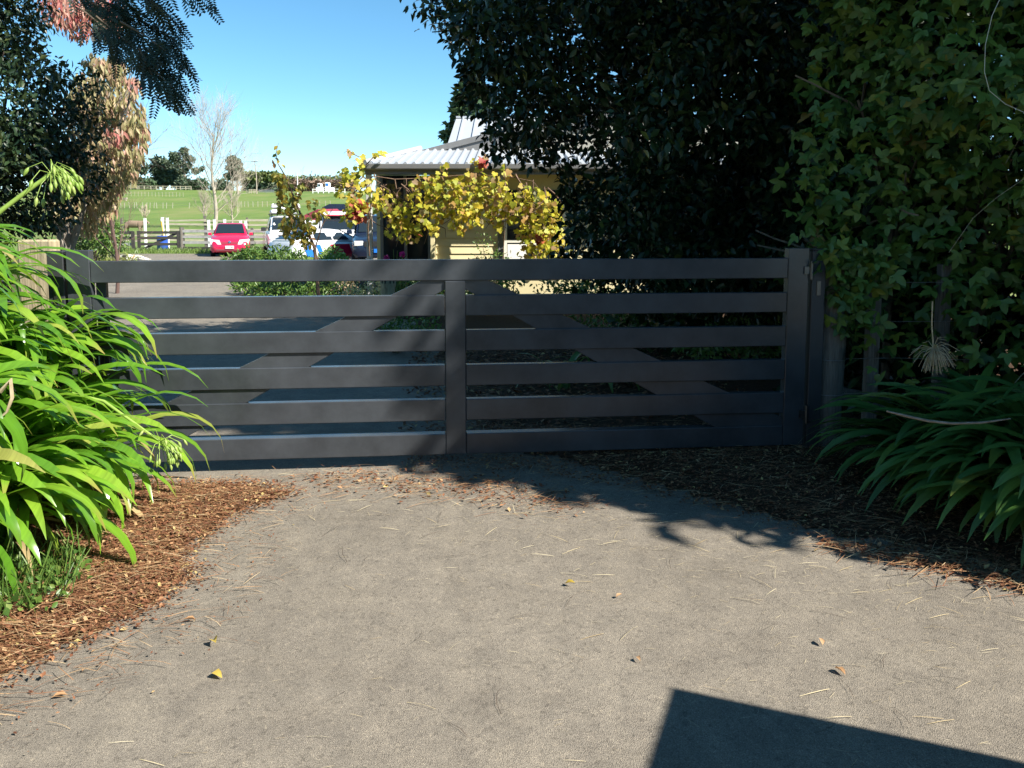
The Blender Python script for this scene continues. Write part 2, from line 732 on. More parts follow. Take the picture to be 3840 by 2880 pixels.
def edge_dist(poly, x, y):
    d = np.full(np.shape(x), 1e9)
    n = len(poly)
    for i in range(n):
        ax, ay = poly[i][:2]
        bx, by = poly[(i + 1) % n][:2]
        vx, vy = bx - ax, by - ay
        t = np.clip(((x - ax) * vx + (y - ay) * vy) / (vx * vx + vy * vy + 1e-12), 0, 1)
        d = np.minimum(d, np.hypot(x - ax - t * vx, y - ay - t * vy))
    return d


drive = [(-14, -14), (14, -14), (14, 5.0), (2.2, 5.3), (1.2, 7.5), (0.3, 11), (-2.4, 14), (-5.2, 16.9), (-8, 22), (-8.3, 25.4), (-2.5, 25.6), (0, 30), (-1, 38.4), (-9, 38.6), (-20, 38.4), (-21, 27), (-10.8, 19.4), (-6.9, 13.5), (-5.0, 10.2), (-3.4, 6), (-3.0, 4.7), (-14, 4.7)]
dm = bpy.data.meshes.new('driveway')
bm = bmesh.new()
_vs = [bm.verts.new((x, y, 0.002)) for x, y in drive]
bmesh.ops.triangulate(bm, faces=[bm.faces.new(_vs)])
bm.to_mesh(dm)
bm.free()
drv = tag(link('driveway', dm, M_asph), kind='structure')


def patch(name, poly, zfun, m, res=0.05):
    xs = np.arange(min(p[0] for p in poly), max(p[0] for p in poly) + res, res)
    ys = np.arange(min(p[1] for p in poly), max(p[1] for p in poly) + res, res)
    X, Y = np.meshgrid(xs, ys)
    ins = inside(poly, X, Y)
    Z = zfun(X, Y, edge_dist(poly, X, Y))
    Z = np.where(ins, Z, 0.001)
    cell = ins[:-1, :-1] & ins[1:, :-1] & ins[:-1, 1:] & ins[1:, 1:]
    k = len(xs)
    jj, ii = np.nonzero(cell)
    q = MB()
    q.v = list(zip(X.ravel().tolist(), Y.ravel().tolist(), Z.ravel().tolist()))
    q.f = [(j * k + i, j * k + i + 1, (j + 1) * k + i + 1, (j + 1) * k + i) for j, i in zip(jj.tolist(), ii.tolist())]
    me = bpy.data.meshes.new(name)
    b = bmesh.new()
    me.from_pydata(q.v, [], q.f)
    b.from_mesh(me)
    bmesh.ops.delete(b, geom=[v for v in b.verts if not v.link_faces], context='VERTS')
    b.to_mesh(me)
    b.free()
    for p in me.polygons:
        p.use_smooth = True
    return tag(link(name, me, m), kind='structure')


bedL = [(-1.90, 2.1), (-1.80, 2.58), (-1.71, 2.78), (-1.58, 2.98), (-1.46, 3.22), (-1.42, 3.42), (-1.56, 3.71), (-1.53, 4.01), (-1.50, 4.2), (-1.40, 4.38), (-1.25, 4.55), (-1.55, 4.74), (-2.6, 4.72), (-5.5, 4.72), (-5.5, 0.5), (-2.2, 1.2)]


def zL(x, y, e):
    return 0.012 + 0.03 * smoothstep(0, .5, e) + 0.9 * smoothstep(-2.2, -3.2, x) * smoothstep(0, .5, e)


bedR = [(2.6, 3.22), (2.29, 3.44), (2.02, 3.62), (1.67, 3.86), (1.25, 4.22), (.75, 4.70), (.45, 5.0), (-.05, 5.45), (-.5, 6.5), (-.75, 8), (-1.0, 10), (-1.6, 12.5), (-3.4, 14.9), (-5.25, 17), (-8.05, 22), (-8.2, 25.3), (-3, 25.4), (-2.6, 17), (9, 17), (12, 5.8), (12, -.9), (8, 0.9), (5, 2.3)]


def zR(x, y, e):
    return 0.012 + 0.05 * smoothstep(0, .6, e) + .12 * smoothstep(2.2, 3.4, x) * smoothstep(6, 4, y) * smoothstep(0, 1, e)


patch('garden_bed_left', bedL, zL, M_litterbase, 0.06)
patch('garden_bed_right', bedR, zR, M_soil, 0.12)
lawnL = [(-3.4, 5.1), (-5.1, 10.2), (-7.0, 13.5), (-10.9, 19.4), (-14.5, 26.5), (-16, 34), (-24, 34), (-24, 5.1)]
patch('garden_bed_far_left', lawnL, lambda x, y, e: .012 + .06 * smoothstep(0, 1, e), mat('leafy_ground', (0.05, 0.07, 0.02), .95, .1, col2=(0.13, 0.10, 0.05), vscale=5, bump=.6), 0.4)

# ------------------------------------------------------------ driveway gate
M_gate = mat('charcoal_powder_coat', (0.043, 0.048, 0.055), 0.25, 0.4, var=0.35, vscale=2.6, bump=0.012, bscale=300)
M_steel = mat('hinge_steel', (0.10, 0.10, 0.10), 0.35, 0.6, metal=0.8)
GA = math.atan(0.0932)
GL = Vector((-2.7137, 4.861, 0))
gate = thing('driveway_gate', 'wide charcoal metal driveway gate of horizontal slats with diagonal braces', 'gate', GL, GA)


def gbox(name, x0, x1, z0, z1, y0=0.0, y1=0.05, bev=0.004, m=None):
    return MB().box(((x0 + x1) / 2, (y0 + y1) / 2, (z0 + z1) / 2), (x1 - x0, y1 - y0, z1 - z0)).build(name, m or M_gate, gate, bevel=bev)


RT = [1.352, 1.1245, .8991, .6733, .4492, .2209]
RB = [1.218, .9923, .7646, .5379, .3096, .085]
GW = 4.703
gbox('slat', .139, GW - .143, RB[0], RT[0], 0.002, 0.062)
for zt, zb in zip(RT[1:], RB[1:]):
    dy = .085 if zt < .3 else .062
    gbox('slat', .139, 2.2945, zb, zt, 0.002, dy)
    gbox('slat', 2.4285, GW - .143, zb, zt, 0.002, dy)
gbox('stile', 0, .137, .085, 1.418, 0, .07)
gbox('stile', 2.2965, 2.4265, .087, RB[0] - .002, 0, .064)
gbox('stile', GW - .141, GW, .085, 1.418, 0, .07)
for sgn in (1, -1):
    pts = []
    for z, dx in ((.10, 0), (.10, .25), (1.33, .25), (1.33, 0)):
        s_ = 2.157 + (z - 1.222) / .475 + dx
        s_ = min(max(s_, .05), 2.30)
        pts.append((s_, z))
    e0 = 2.157 + (.10 - 1.222) / .475
    poly = [(.145, .4492 + (.145 - .529) * .475), (2.157 + (1.30 - 1.222) / .475, 1.30), (2.40, 1.30), (2.40, 1.222 + (2.40 - 2.407) * .475), (.42, .10), (.145, .10)]
    poly = [((x if sgn > 0 else 4.722 - x), .018, z) for x, z in poly]
    MB().prism(poly, (0, .036, 0)).build('brace', M_gate, gate, bevel=.003)
gbox('latch_plate', .14, .20, .60, 1.22, .07, .11)
for z in (1.27, .30):
    h = MB().tube([(GW + .012, -.012, z - .06), (GW + .012, -.012, z + .06)], .013, 10)
    h.box((GW - .01, -.006, z), (.05, .012, .05))
    h.build('hinge', M_steel, gate)
gbox('drop_bolt', .06, .085, .02, .35, -.022, -.002, .003, M_steel)

M_post = mat('charcoal_steel_post', (0.034, 0.036, 0.04), 0.45, 0.4, var=.15, vscale=5)


def on_gate(s, dy=0.0):
    return GL + Vector((math.cos(GA), math.sin(GA), 0)) * s + Vector((-math.sin(GA), math.cos(GA), 0)) * dy


def steel_post(s, label):
    t = thing('gate_post', label, 'post', on_gate(s, .05), GA, 'steel gate posts')
    MB().box((0, 0, .70), (.094, .094, 1.40)).build('post_tube', M_post, t, bevel=.004)
    MB().box((0, 0, 1.407), (.1, .1, .012)).build('cap', M_post, t, bevel=.003)
    MB().box((.0, -.05, 1.15), (.03, .008, .10)).build('strike_plate', M_steel, t, bevel=.002)
    return t


steel_post(-.064, 'charcoal square steel post beside the gate stile near the bright green plant')
steel_post(GW + .072, 'charcoal square steel post hinging the gate, next to the grey timber post')

# ------------------------------------------------------------ timber posts and wire
M_wood = mat('weathered_timber', (0.085, 0.078, 0.07), .9, .15, col2=(0.20, 0.18, 0.15), vscale=6, stretch=(14, 14, 1.0), bump=.5, bscale=8)
M_woodpale = mat('pale_timber', (0.22, 0.18, 0.11), .9, .2, col2=(0.46, 0.39, 0.25), vscale=5, stretch=(10, 10, .8), bump=.3, bscale=8)
M_wire = mat('galvanised_wire', (0.30, 0.30, 0.30), .4, .5, metal=.7)


def wood_post(name, label, loc, r, h, m, lean=(0, 0), square=False, group=None):
    t = thing(name, label, 'post', loc, 0, group)
    b = MB()
    if square:
        b.box((0, 0, h / 2), (r, r, h), Euler((lean[0], lean[1], 0)))
        b.build('timber', m, t, bevel=.006)
    else:
        n = 14
        prof = []
        for i in range(7):
            z = h * i / 6
            ring = []
            for j in range(n):
                w = 2 * math.pi * j / n
                rr = r * (1.08 - .12 * i / 6) * (1 + .03 * math.sin(3 * w + 1) + .02 * math.sin(7 * w + i))
                ring.append((rr * math.cos(w) + lean[1] * z, rr * math.sin(w) - lean[0] * z, z))
            prof.append(ring)
        b.loft(prof)
        b.build('timber', m, t, smooth=35)
    return t


pr = gnd(3095, 1716)
tp = wood_post('strainer_post', 'thick round grey timber post standing against the gate hinge post', (2.16, 5.45, 0), .105, 1.36, M_wood, lean=(0, .035))
for z in (.16, .42, .66, .92):
    MB().tube([(.118 * math.cos(a) + .035 * z, .118 * math.sin(a), z + .004 * math.sin(a)) for a in np.linspace(math.pi, 2 * math.pi + .6, 14)], .0022, 4).build('wire_wrap', M_wire, tp)
wood_post('fence_batten', 'slim square timber batten of the wire fence, beside the right plant', (2.50, 5.50, 0), .078, 1.36, M_wood, square=True)
wood_post('fence_batten', 'shadowed square timber batten behind the dark strappy leaves', (2.98, 5.50, 0), .078, 1.30, M_wood, square=True)
wf = thing('wire_fence', 'sagging strands of fence wire running behind the right plant', 'fence', (2.2, 5.4, 0))
for z in (.16, .42, .66, .92, 1.18):
    MB().tube([(2.26 + .35 * i, 5.40 - .01 * i, z - .012 * math.sin(math.pi * (i % 2)) + .006 * math.sin(i * 2.1 + z * 9)) for i in range(8)], .0022, 4).build('wire', M_wire, wf, world=True)
MB().box((2.48, 5.58, .34), (.42, .03, .11), Euler((0, .18, 0))).build('stay_board', M_wood, wf, world=True, bevel=.004)

sp = thing('strainer_post', 'pale sunlit square timber post behind the left gate post', 'post', (-3.20, 5.42, 0))
MB().box((0, 0, .735), (.23, .12, 1.47)).build('timber', M_woodpale, sp, bevel=.012)
for z in (.9, 1.06, 1.2, 1.32):
    MB().tube([(-.9, -.11, z), (-.4, -.112, z - .01), (-.12, -.104, z)], .003, 4).build('wire', M_wire, sp)
for x in (-.32, -.5, -.7):
    MB().tube([(x, -.112, .5), (x + .01, -.112, 1.34)], .003, 4).build('wire', M_wire, sp)
# ------------------------------------------------------------ strap-leaved plants
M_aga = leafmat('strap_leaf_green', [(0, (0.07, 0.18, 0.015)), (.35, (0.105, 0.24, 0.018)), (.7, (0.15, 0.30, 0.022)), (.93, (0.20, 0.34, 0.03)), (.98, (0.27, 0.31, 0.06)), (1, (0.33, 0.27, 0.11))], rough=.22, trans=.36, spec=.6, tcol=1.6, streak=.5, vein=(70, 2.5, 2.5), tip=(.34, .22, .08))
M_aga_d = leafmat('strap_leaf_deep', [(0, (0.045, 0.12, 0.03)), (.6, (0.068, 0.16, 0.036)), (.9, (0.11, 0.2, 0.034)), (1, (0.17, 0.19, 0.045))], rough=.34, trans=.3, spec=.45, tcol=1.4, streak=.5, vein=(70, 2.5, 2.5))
M_stalk = mat('flower_stalk', (0.22, 0.33, 0.06), .45, .4, var=.15, vscale=10)
M_pod = leafmat('seed_pod_green', [(0, (0.2, 0.32, 0.05)), (1, (0.34, 0.42, 0.12))], rough=.4, trans=.25)
M_dry = mat('dry_stem', (0.30, 0.23, 0.13), .8, .2, col2=(0.5, 0.42, 0.28), vscale=20)


def strap(L, W, up, arch, twist, m, kink=0.0, seg=11):
    """an arching strap leaf growing along +Y then bending over; V-shaped in section"""
    p = Vector((0, 0, 0))
    a = up
    V, F = [], []
    for i in range(seg + 1):
        t = i / seg
        w = W * (0.55 + .45 * min(1, t * 4)) * (1 - max(0, (t - .62) / .38) ** 1.8 * .96)
        tw = twist * t * t
        side = Vector((math.cos(tw), 0, math.sin(tw)))
        nrm = Vector((-math.sin(tw), -math.sin(a), math.cos(a)))
        fold = .16 * (1 - .7 * t)
        V += [p - side * w / 2 + nrm * w * fold, p, p + side * w / 2 + nrm * w * fold]
        a -= arch / seg * (0.35 + 1.3 * t) + (kink if abs(t - .55) < .5 / seg else 0)
        p = p + Vector((0, math.cos(a), math.sin(a))) * (L / seg)
    for i in range(seg):
        k = i * 3
        F += [(k, k + 1, k + 4, k + 3), (k + 1, k + 2, k + 5, k + 4)]
    return np.array([tuple(v) for v in V]), F, [i // 3 / seg for i in range(len(V))]


def strap_set(m, n, L=(0.8, 1.0), W=(.042, .06), up=(50, 88), arch=(95, 150)):
    out = []
    for i in range(n):
        tpl = strap(random.uniform(*L), random.uniform(*W), R(random.uniform(*up)), R(random.uniform(*arch)), random.uniform(-.7, .7), m, kink=(random.uniform(.3, .9) if random.random() < .2 else 0))
        out.append(tpl_mesh('leaf', tpl, m, random.random()))
    return out


def strap_clump(parent, crowns, per, meshes, az=(-180, 180), scale=(.8, 1.1), bias=None):
    for (x, y, z) in crowns:
        for k in range(per):
            o = bpy.data.objects.new('leaf', random.choice(meshes))
            o.parent = parent
            a = random.uniform(*az)
            if bias is not None and random.random() < .55:
                a = random.gauss(bias, 45)
            s = random.uniform(*scale)
            r = random.uniform(0, .10)
            ra = R(a)
            ox, oy = -math.sin(ra) * r + random.gauss(0, .05), math.cos(ra) * r + random.gauss(0, .05)
            o.location = Vector((x + ox, y + oy, z + random.uniform(-.02, .06))) - parent.location
            o.rotation_euler = (random.gauss(0, .10), random.gauss(0, .12), ra)
            o.scale = (s * random.uniform(.9, 1.15), s, s)
            COL.objects.link(o)


def strap_joined(parent, crowns, per, tpls, m, bias, scale=(.8, 1.05), name='inner_leaves'):
    V, F, Rn = [], [], []
    off = Vector(parent.location)
    for (x, y, z) in crowns:
        for k in range(per):
            tv, tf = random.choice(tpls)[:2]
            ra = R(random.gauss(bias, 55))
            s = random.uniform(*scale)
            M = Matrix.LocRotScale(Vector((x + random.gauss(0, .08), y + random.gauss(0, .08), z + random.uniform(-.03, .05))) - off, Euler((random.gauss(0, .12), random.gauss(0, .12), ra)), Vector((s, s, s)))
            k0 = len(V)
            V += [tuple(M @ Vector(p)) for p in tv]
            F += [tuple(i + k0 for i in f) for f in tf]
            Rn += [random.random()] * len(tv)
    me = bpy.data.meshes.new(name)
    me.from_pydata(V, [], F)
    at = me.attributes.new('rnd', 'FLOAT', 'POINT')
    at.data.foreach_set('value', np.array(Rn, np.float32))
    for p in me.polygons:
        p.use_smooth = True
    o = link(name, me, m, parent)
    o['kind'] = 'stuff'


def umbel(parent, tip, direction, n, L, m_st, m_pod=None, spread=1.0, droop=.5, podsize=.03, rad=.0016, name='seed_head'):
    b = MB()
    P, D = [], []
    dv = Vector(direction).normalized()
    for i in range(n):
        d0 = (dv + Vector([random.gauss(0, .75 * spread) for _ in range(3)])).normalized()
        l = L * random.uniform(.7, 1.1)
        p0 = Vector(tip)
        p1 = p0 + d0 * l * .5
        d1 = (d0 + Vector((0, 0, -droop))).normalized()
        p2 = p1 + d1 * l * .5
        b.tube([p0, p1, p2], [rad, rad, rad * .8], 4, cap=False)
        P.append(p2)
        D.append((d1 + Vector((0, 0, -1.2))).normalized())
    b.build(name, m_st, parent, world=True)
    if m_pod is not None:
        P = np.array([tuple(p) for p in P])
        D = np.array([tuple(p) for p in D])
        ring = []
        F = []
        for i, (r, y) in enumerate(((.06, 0), (.2, .3), (.2, .62), (.04, 1.0))):
            ring += [(r * math.cos(k * math.pi / 3), y, r * math.sin(k * math.pi / 3)) for k in range(6)]
        for i in range(3):
            for j in range(6):
                F.append((i * 6 + j, i * 6 + (j + 1) % 6, (i + 1) * 6 + (j + 1) % 6, (i + 1) * 6 + j))
        N = np.cross(D, norm(rng.normal(size=D.shape)))
        leaf_objects(P, D, norm(N), np.full(len(P), podsize), tpl_mesh('seed_pod', (np.array(ring), F), m_pod), parent, 'seed_pod')


# big sunlit clump on the left
agaL = thing('agapanthus_clump', 'large sunlit clump of bright green strappy leaves in the left foreground', 'plant', (-2.7, 4.1, .15))
crL = [(x - .23, y, z + .12) for x, y, z in [(-2.46, 4.40, .22), (-2.78, 4.45, .62), (-2.40, 4.05, .16), (-2.68, 4.05, .55), (-3.05, 4.55, .92), (-2.38, 3.66, .16), (-2.60, 3.66, .48), (-2.98, 4.12, .95), (-2.84, 3.80, .86), (-2.48, 3.3, .42), (-2.56, 4.62, .50), (-2.72, 3.45, .84), (-2.24, 3.62, -.02), (-2.22, 3.92, -.02), (-2.26, 3.36, 0), (-2.24, 4.22, 0)]]
strap_clump(agaL, crL, 18, strap_set(M_aga, 18, L=(.85, 1.12), W=(.066, .092), up=(52, 88), arch=(110, 165)), bias=-98, scale=(.72, 1.0))
strap_joined(agaL, crL, 19, [strap(random.uniform(.75, 1.05), random.uniform(.055, .08), R(random.uniform(45, 88)), R(random.uniform(110, 170)), random.uniform(-.7, .7), None) for _ in range(14)], M_aga, -98)
# a few dead leaves at the base
strap_joined(agaL, [(-2.35, 4.2, .05), (-2.3, 3.8, .05), (-2.3, 3.5, .04)], 3, [strap(random.uniform(.5, .75), random.uniform(.03, .045), R(random.uniform(10, 45)), R(random.uniform(60, 110)), random.uniform(-1.2, 1.2), None) for _ in range(6)], leafmat('withered_strap', [(0, (.26, .17, .08)), (1, (.45, .34, .18))], trans=.2), -90, name='dead_leaves')
# stalks with seed heads
st = MB()
a0 = Vector((-2.35, 4.0, .75))
a1 = atY(600, 1655, 3.95)
st.tube([a0, a0.lerp(a1, .5) + Vector((0, 0, .07)), a1], [.009, .008, .006], 8)
st.build('flower_stalk', M_stalk, agaL, world=True, smooth=50)
umbel(agaL, a1, (.5, -.2, -.15), 34, .125, M_stalk, M_pod, droop=.9, podsize=.034)
st = MB()
b0 = atY(-160, 930, 3.3)
b1 = atY(192, 650, 3.4)
st.tube([b0 + Vector((-.1, .2, -.5)), b0, b0.lerp(b1, .5) + Vector((0, 0, .01)), b1], [.011, .011, .010, .009], 8)
st.build('flower_stalk', M_stalk, agaL, world=True, smooth=50)
umbel(agaL, b1, (.75, .1, .1), 42, .11, M_stalk, M_pod, droop=1.1, podsize=.04)
# withered leaf
MB().tube([atY(0, 1470, 3.3), atY(40, 1425, 3.3), atY(45, 1490, 3.3), atY(25, 1545, 3.3), atY(-10, 1575, 3.3)], [.009, .010, .008, .006, .004], 5).build('withered_leaf', M_dry, agaL, world=True, smooth=50)

# shaded clump on the right
agaR = thing('agapanthus_clump', 'shaded dark green strappy clump at the foot of the right hedge', 'plant', (2.6, 4.2, .05))
crR = [(2.60, 4.50, .10), (2.88, 4.18, .14), (3.0, 4.65, .16), (2.68, 4.08, .09), (3.15, 4.3, .2), (2.86, 3.80, .12)]
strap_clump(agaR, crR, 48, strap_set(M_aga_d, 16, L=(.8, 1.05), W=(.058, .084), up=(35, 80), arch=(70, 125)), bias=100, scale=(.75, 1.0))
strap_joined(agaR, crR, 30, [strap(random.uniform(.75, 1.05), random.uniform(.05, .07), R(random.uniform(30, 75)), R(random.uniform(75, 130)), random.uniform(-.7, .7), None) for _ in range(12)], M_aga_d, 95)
dh = thing('dried_seed_head', 'dried straw-coloured seed head hanging upside down in front of the right hedge', 'seed head', tuple(atY(3495, 1180, 4.15)))
q0, q1 = atY(3497, 1130, 4.15), atY(3500, 1305, 4.15)
MB().tube([q0, q0.lerp(q1, .5) + Vector((-.006, 0, 0)), q1], .0038, 6).build('stalk', M_dry, dh, world=True)
umbel(dh, q1, (0, -.2, -.45), 90, .135, M_dry, None, spread=.95, droop=.9, rad=.0015)
# second, far clump seen between the slats
agaB = thing('agapanthus_clump', 'low shaded strappy clump behind the gate seen between the slats', 'plant', (.6, 7.3, .05))
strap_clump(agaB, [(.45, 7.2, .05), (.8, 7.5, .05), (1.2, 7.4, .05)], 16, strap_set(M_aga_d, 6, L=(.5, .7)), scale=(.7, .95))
# pale stick in the right clump
br = thing('fallen_stick', 'pale peeling stick lying across the right strappy leaves', 'stick', tuple(atY(3550, 1580, 3.75)))
MB().tube([atY(3325, 1542, 3.8), atY(3390, 1558, 3.8), atY(3480, 1578, 3.78), atY(3570, 1588, 3.75), atY(3680, 1585, 3.72), atY(3790, 1570, 3.7)], [.004, .007, .0065, .006, .0055, .003], 7).build('stem', mat('bleached_stick', (.12, .09, .07), .8, .2, col2=(.34, .30, .25), vscale=30, stretch=(1, 1, 4)), br, world=True, smooth=50)

# ------------------------------------------------------------ right hedge: climber over the fence
M_climb = leafmat('climber_leaf', [(0, (0.055, 0.11, 0.024)), (.55, (0.095, 0.175, 0.036)), (.88, (0.145, 0.225, 0.04)), (.955, (0.16, 0.22, 0.03)), (.985, (0.26, 0.24, 0.03)), (1, (0.20, 0.10, 0.03))], rough=.4, trans=.25, streak=.12)
climb = thing('climbing_vine', 'leafy green climber smothering the fence on the right', 'vine', (3.2, 4.9, 0))
N = 15000
a = rng.random(N)
xs = 2.05 + a * 3.4
ys = 5.95 - a * 2.9
zz = .35 + rng.random(N) ** .95 * 5.3
bul = .34 * np.sin(xs * 3.1 + zz * 1.7) + .25 * np.sin(zz * 3.3 - xs * 2.2) + .15 * np.sin(xs * 7 + zz * 5)
dep = (-np.abs(rng.normal(size=N)) * .35 + .15) + bul * .6
P = np.stack([xs - .65 * dep, ys - .75 * dep, zz], 1)
uu, vv, _ = project(P)
edge = np.interp(vv, [-400, 0, 300, 600, 900, 1050, 1200, 1400, 1600], [2830, 2880, 2940, 2980, 3030, 3070, 3120, 3300, 3700])
keep = (uu > edge + rng.normal(size=N) * 90) & ~((vv > 1120) & (rng.random(N) < .5)) & (vv < 1560)
keep &= ~((vv > 1210) & (vv < 1750) & (uu < 3330) & (rng.random(N) < .6))
extra, _ = in_clumps([(c.x, c.y, c.z, .10, .08, .12) for c in [atY(x, y, 5.28) for x, y in ((3110, 940), (3150, 985), (3190, 960), (3230, 1010), (3260, 950), (3300, 1010), (3180, 1060), (3230, 1120), (3200, 1190), (3150, 1120), (3290, 960), (3240, 1240))]], 190, .1)
P = np.concatenate([P[keep], extra])
d, n = frames(len(P), droop=.75, face=(-.55, -.75, .2), facew=.9)
foliage(climb, P, d, n, rng.uniform(.09, .175, len(P)), T_tri(), M_climb, 300)
# unseen growth above the picture's top edge, added to darken the gate's right half
P, u = in_clumps([(random.uniform(1.3, 4.2), random.uniform(4.5, 6.2), random.uniform(3.5, 4.8), .55, .5, .4) for _ in range(26)], 3800, .2)
d, n = frames(len(P), .5)
leaf_mesh('shading_overhang', P, d, n, rng.uniform(.13, .22, len(P)), T_tri(), M_climb, climb, kind='stuff')
# stems and dead runners
M_twig = mat('twig_bark', (.10, .07, .05), .9, .15, col2=(.22, .17, .12), vscale=25)
for k in range(12):
    x0 = random.uniform(2.5, 3.7)
    f = (x0 - 2.05) / 3.4
    y0 = 5.95 - f * 2.9 - random.uniform(.1, .35)
    z0 = random.uniform(1.0, 3.6)
    pts = [Vector((x0, y0, z0))]
    dx = random.uniform(-.05, .05)
    for i in range(7):
        dx += random.gauss(0, .03)
        pts.append(pts[-1] + Vector((dx, random.gauss(0, .03), -random.uniform(.1, .2))))
    MB().tube(pts, random.uniform(.0010, .0024), 5).build('stem', M_dry if k % 3 == 0 else M_twig, climb, world=True)
pts = [atY(x, y, 3.9) for x, y in ((3775, -60), (3720, 60), (3695, 170), (3692, 270), (3710, 340), (3770, 390), (3860, 430))]
MB().tube(pts, .0017, 5).build('stem', mat('pale_runner', (.45, .42, .34), .7), climb, world=True)

# dark inner hedge behind the climber
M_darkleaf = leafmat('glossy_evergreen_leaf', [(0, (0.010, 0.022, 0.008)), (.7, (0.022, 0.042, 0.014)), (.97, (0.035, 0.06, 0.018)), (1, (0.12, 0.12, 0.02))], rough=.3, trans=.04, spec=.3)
hb = thing('hedge_shrub', 'dark evergreen hedge filling in behind the green climber', 'hedge', (3.8, 6.2, 0))
P, u = in_clumps([(3.2, 6.3, z, .9, .6, .9) for z in (.8, 1.9, 3.0, 4.2, 5.4)] + [(4.6, 5.2, z, 1.1, .9, .9) for z in (.8, 2.0, 3.2, 4.4, 5.4)] + [(5.8, 4.2, z, 1.1, 1.0, 1.0) for z in (.8, 2.2, 3.6, 5.0)] + [(4.0, 6.6, z, 1.0, .7, .8) for z in (.3, 1.2, 2.4, 3.6)] + [(5.2, 6.3, z, 1.0, .7, .8) for z in (.3, 1.2, 2.4, 3.6)] + [(2.9, 6.6, z, .7, .5, .5) for z in (.2, .9, 1.5)], 18000, .2)
keep = P[:, 1] > 5.85 - (P[:, 0] - 2.05) * .85
P = P[keep]
d, n = frames(len(P), .4)
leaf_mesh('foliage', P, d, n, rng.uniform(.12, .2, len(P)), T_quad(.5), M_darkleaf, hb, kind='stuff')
tw = MB()
for k in range(7):
    branching(tw, (2.9 + k * .45, 6.2 - k * .3, 0), (0, 0, 1), 1.6, .04, 2, spread=.5)
tw.build('stem', M_twig, hb, world=True)

# ------------------------------------------------------------ big dark evergreen beyond the gate
M_bark = mat('tree_bark', (.045, .036, .028), .95, .1, col2=(.12, .10, .08), vscale=6, stretch=(6, 6, 1), bump=.8, bscale=10)
dk = thing('evergreen_tree', 'large dark glossy evergreen tree overhanging the gate and house', 'tree', (3.2, 9.4, 0))
sil = [(1500, -500), (1430, 0), (1440, 120), (1570, 225), (1710, 320), (1795, 420), (1810, 500), (1815, 570), (1890, 600), (1980, 575), (2080, 610), (2150, 700), (2160, 800), (2190, 960), (2240, 1040), (2280, 1150), (3150, 1150), (3150, -500)]
silw = [(atY(x, y, 8.5).x, atY(x, y, 8.5).z) for x, y in sil]
cl = []
while len(cl) < 175:
    x = random.uniform(-1.5, 3.6)
    z = random.uniform(.6, 7.6)
    r = random.uniform(.28, .55)
    if inside(silw, np.array([x]), np.array([z]))[0] and edge_dist(silw, np.array([x]), np.array([z]))[0] > r * (.62 if z > 3.0 else .75):
        y = random.gauss(8.6, .95)
        cl.append((x, min(max(y, 6.7), 10.8), z, r, r * 1.15, r * .8))
for k in range(40):
    cl.append((random.uniform(2.5, 6.5), random.uniform(7.0, 10.5), random.uniform(.8, 8.8), .8, .8, .7))
for x, y, r in ((1850, 515, 45), (1880, 570, 40), (1845, 590, 30), (1950, 540, 60), (2040, 560, 50), (2000, 610, 35), (2100, 590, 60), (2150, 680, 60), (2190, 750, 60), (2230, 830, 65), (2220, 920, 60), (2170, 880, 40), (2260, 700, 70), (2150, 800, 40), (2140, 740, 45), (2120, 860, 42), (2110, 940, 40), (2150, 960, 50), (2300, 950, 70), (2260, 1010, 60)):
    Y = random.uniform(8.0, 9.2)
    c = atY(x, y, Y)
    rr = r / FPX * Y
    cl += [(c.x, c.y, c.z, rr, rr * 1.4, rr)] * 2
P, u = in_clumps(cl, 72000, .2)
d, n = frames(len(P), .55, out=u, outw=.6)
uu, vv, _ = project(P)
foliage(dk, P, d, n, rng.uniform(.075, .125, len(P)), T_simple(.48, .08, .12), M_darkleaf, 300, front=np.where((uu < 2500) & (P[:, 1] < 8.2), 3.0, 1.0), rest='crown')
# inner leaves that close the crown, and the low skirt down to the ground
cl = [(random.uniform(1.35, 5.5), random.uniform(9.2, 11.0), random.uniform(.3, 4.6), .8, .7, .7) for _ in range(46)] + [(random.uniform(1.5, 6.0), random.uniform(8.6, 11.0), random.uniform(.2, 2.0), .8, .7, .6) for _ in range(34)]
P, u = in_clumps(cl, 22000, .1)
d, n = frames(len(P), .4)
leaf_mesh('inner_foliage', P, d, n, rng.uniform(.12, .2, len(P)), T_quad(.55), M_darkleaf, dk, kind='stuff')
tw = MB()
tips = []
branching(tw, (3.2, 9.4, 0), (-.15, 0, 1), 2.6, .17, 4, spread=.55, n=8, up=.25, kids=(3, 4), shrink=.72)
branching(tw, (3.25, 9.3, 0), (.3, .1, 1), 2.4, .13, 3, spread=.5, n=7, up=.25, kids=(3, 4))
for q in ((1620, 120), (1720, 250), (1830, 420), (1900, 560), (2080, 320)):
    e = atY(q[0], q[1], 8.3)
    s0 = Vector((2.6, 9.2, e.z + .2))
    tw.tube([s0, s0.lerp(e, .5) + Vector((0, 0, .12)), e], [.035, .02, .006], 5)
tw.build('trunk', M_bark, dk, world=True, smooth=50)

# tall shelter trees on the right, beyond the picture's edge: they throw the shade over the gate and the left trees
M_pine = leafmat('shelter_tree_leaf', [(0, (.02, .045, .015)), (1, (.04, .075, .025))], rough=.5, trans=.1)


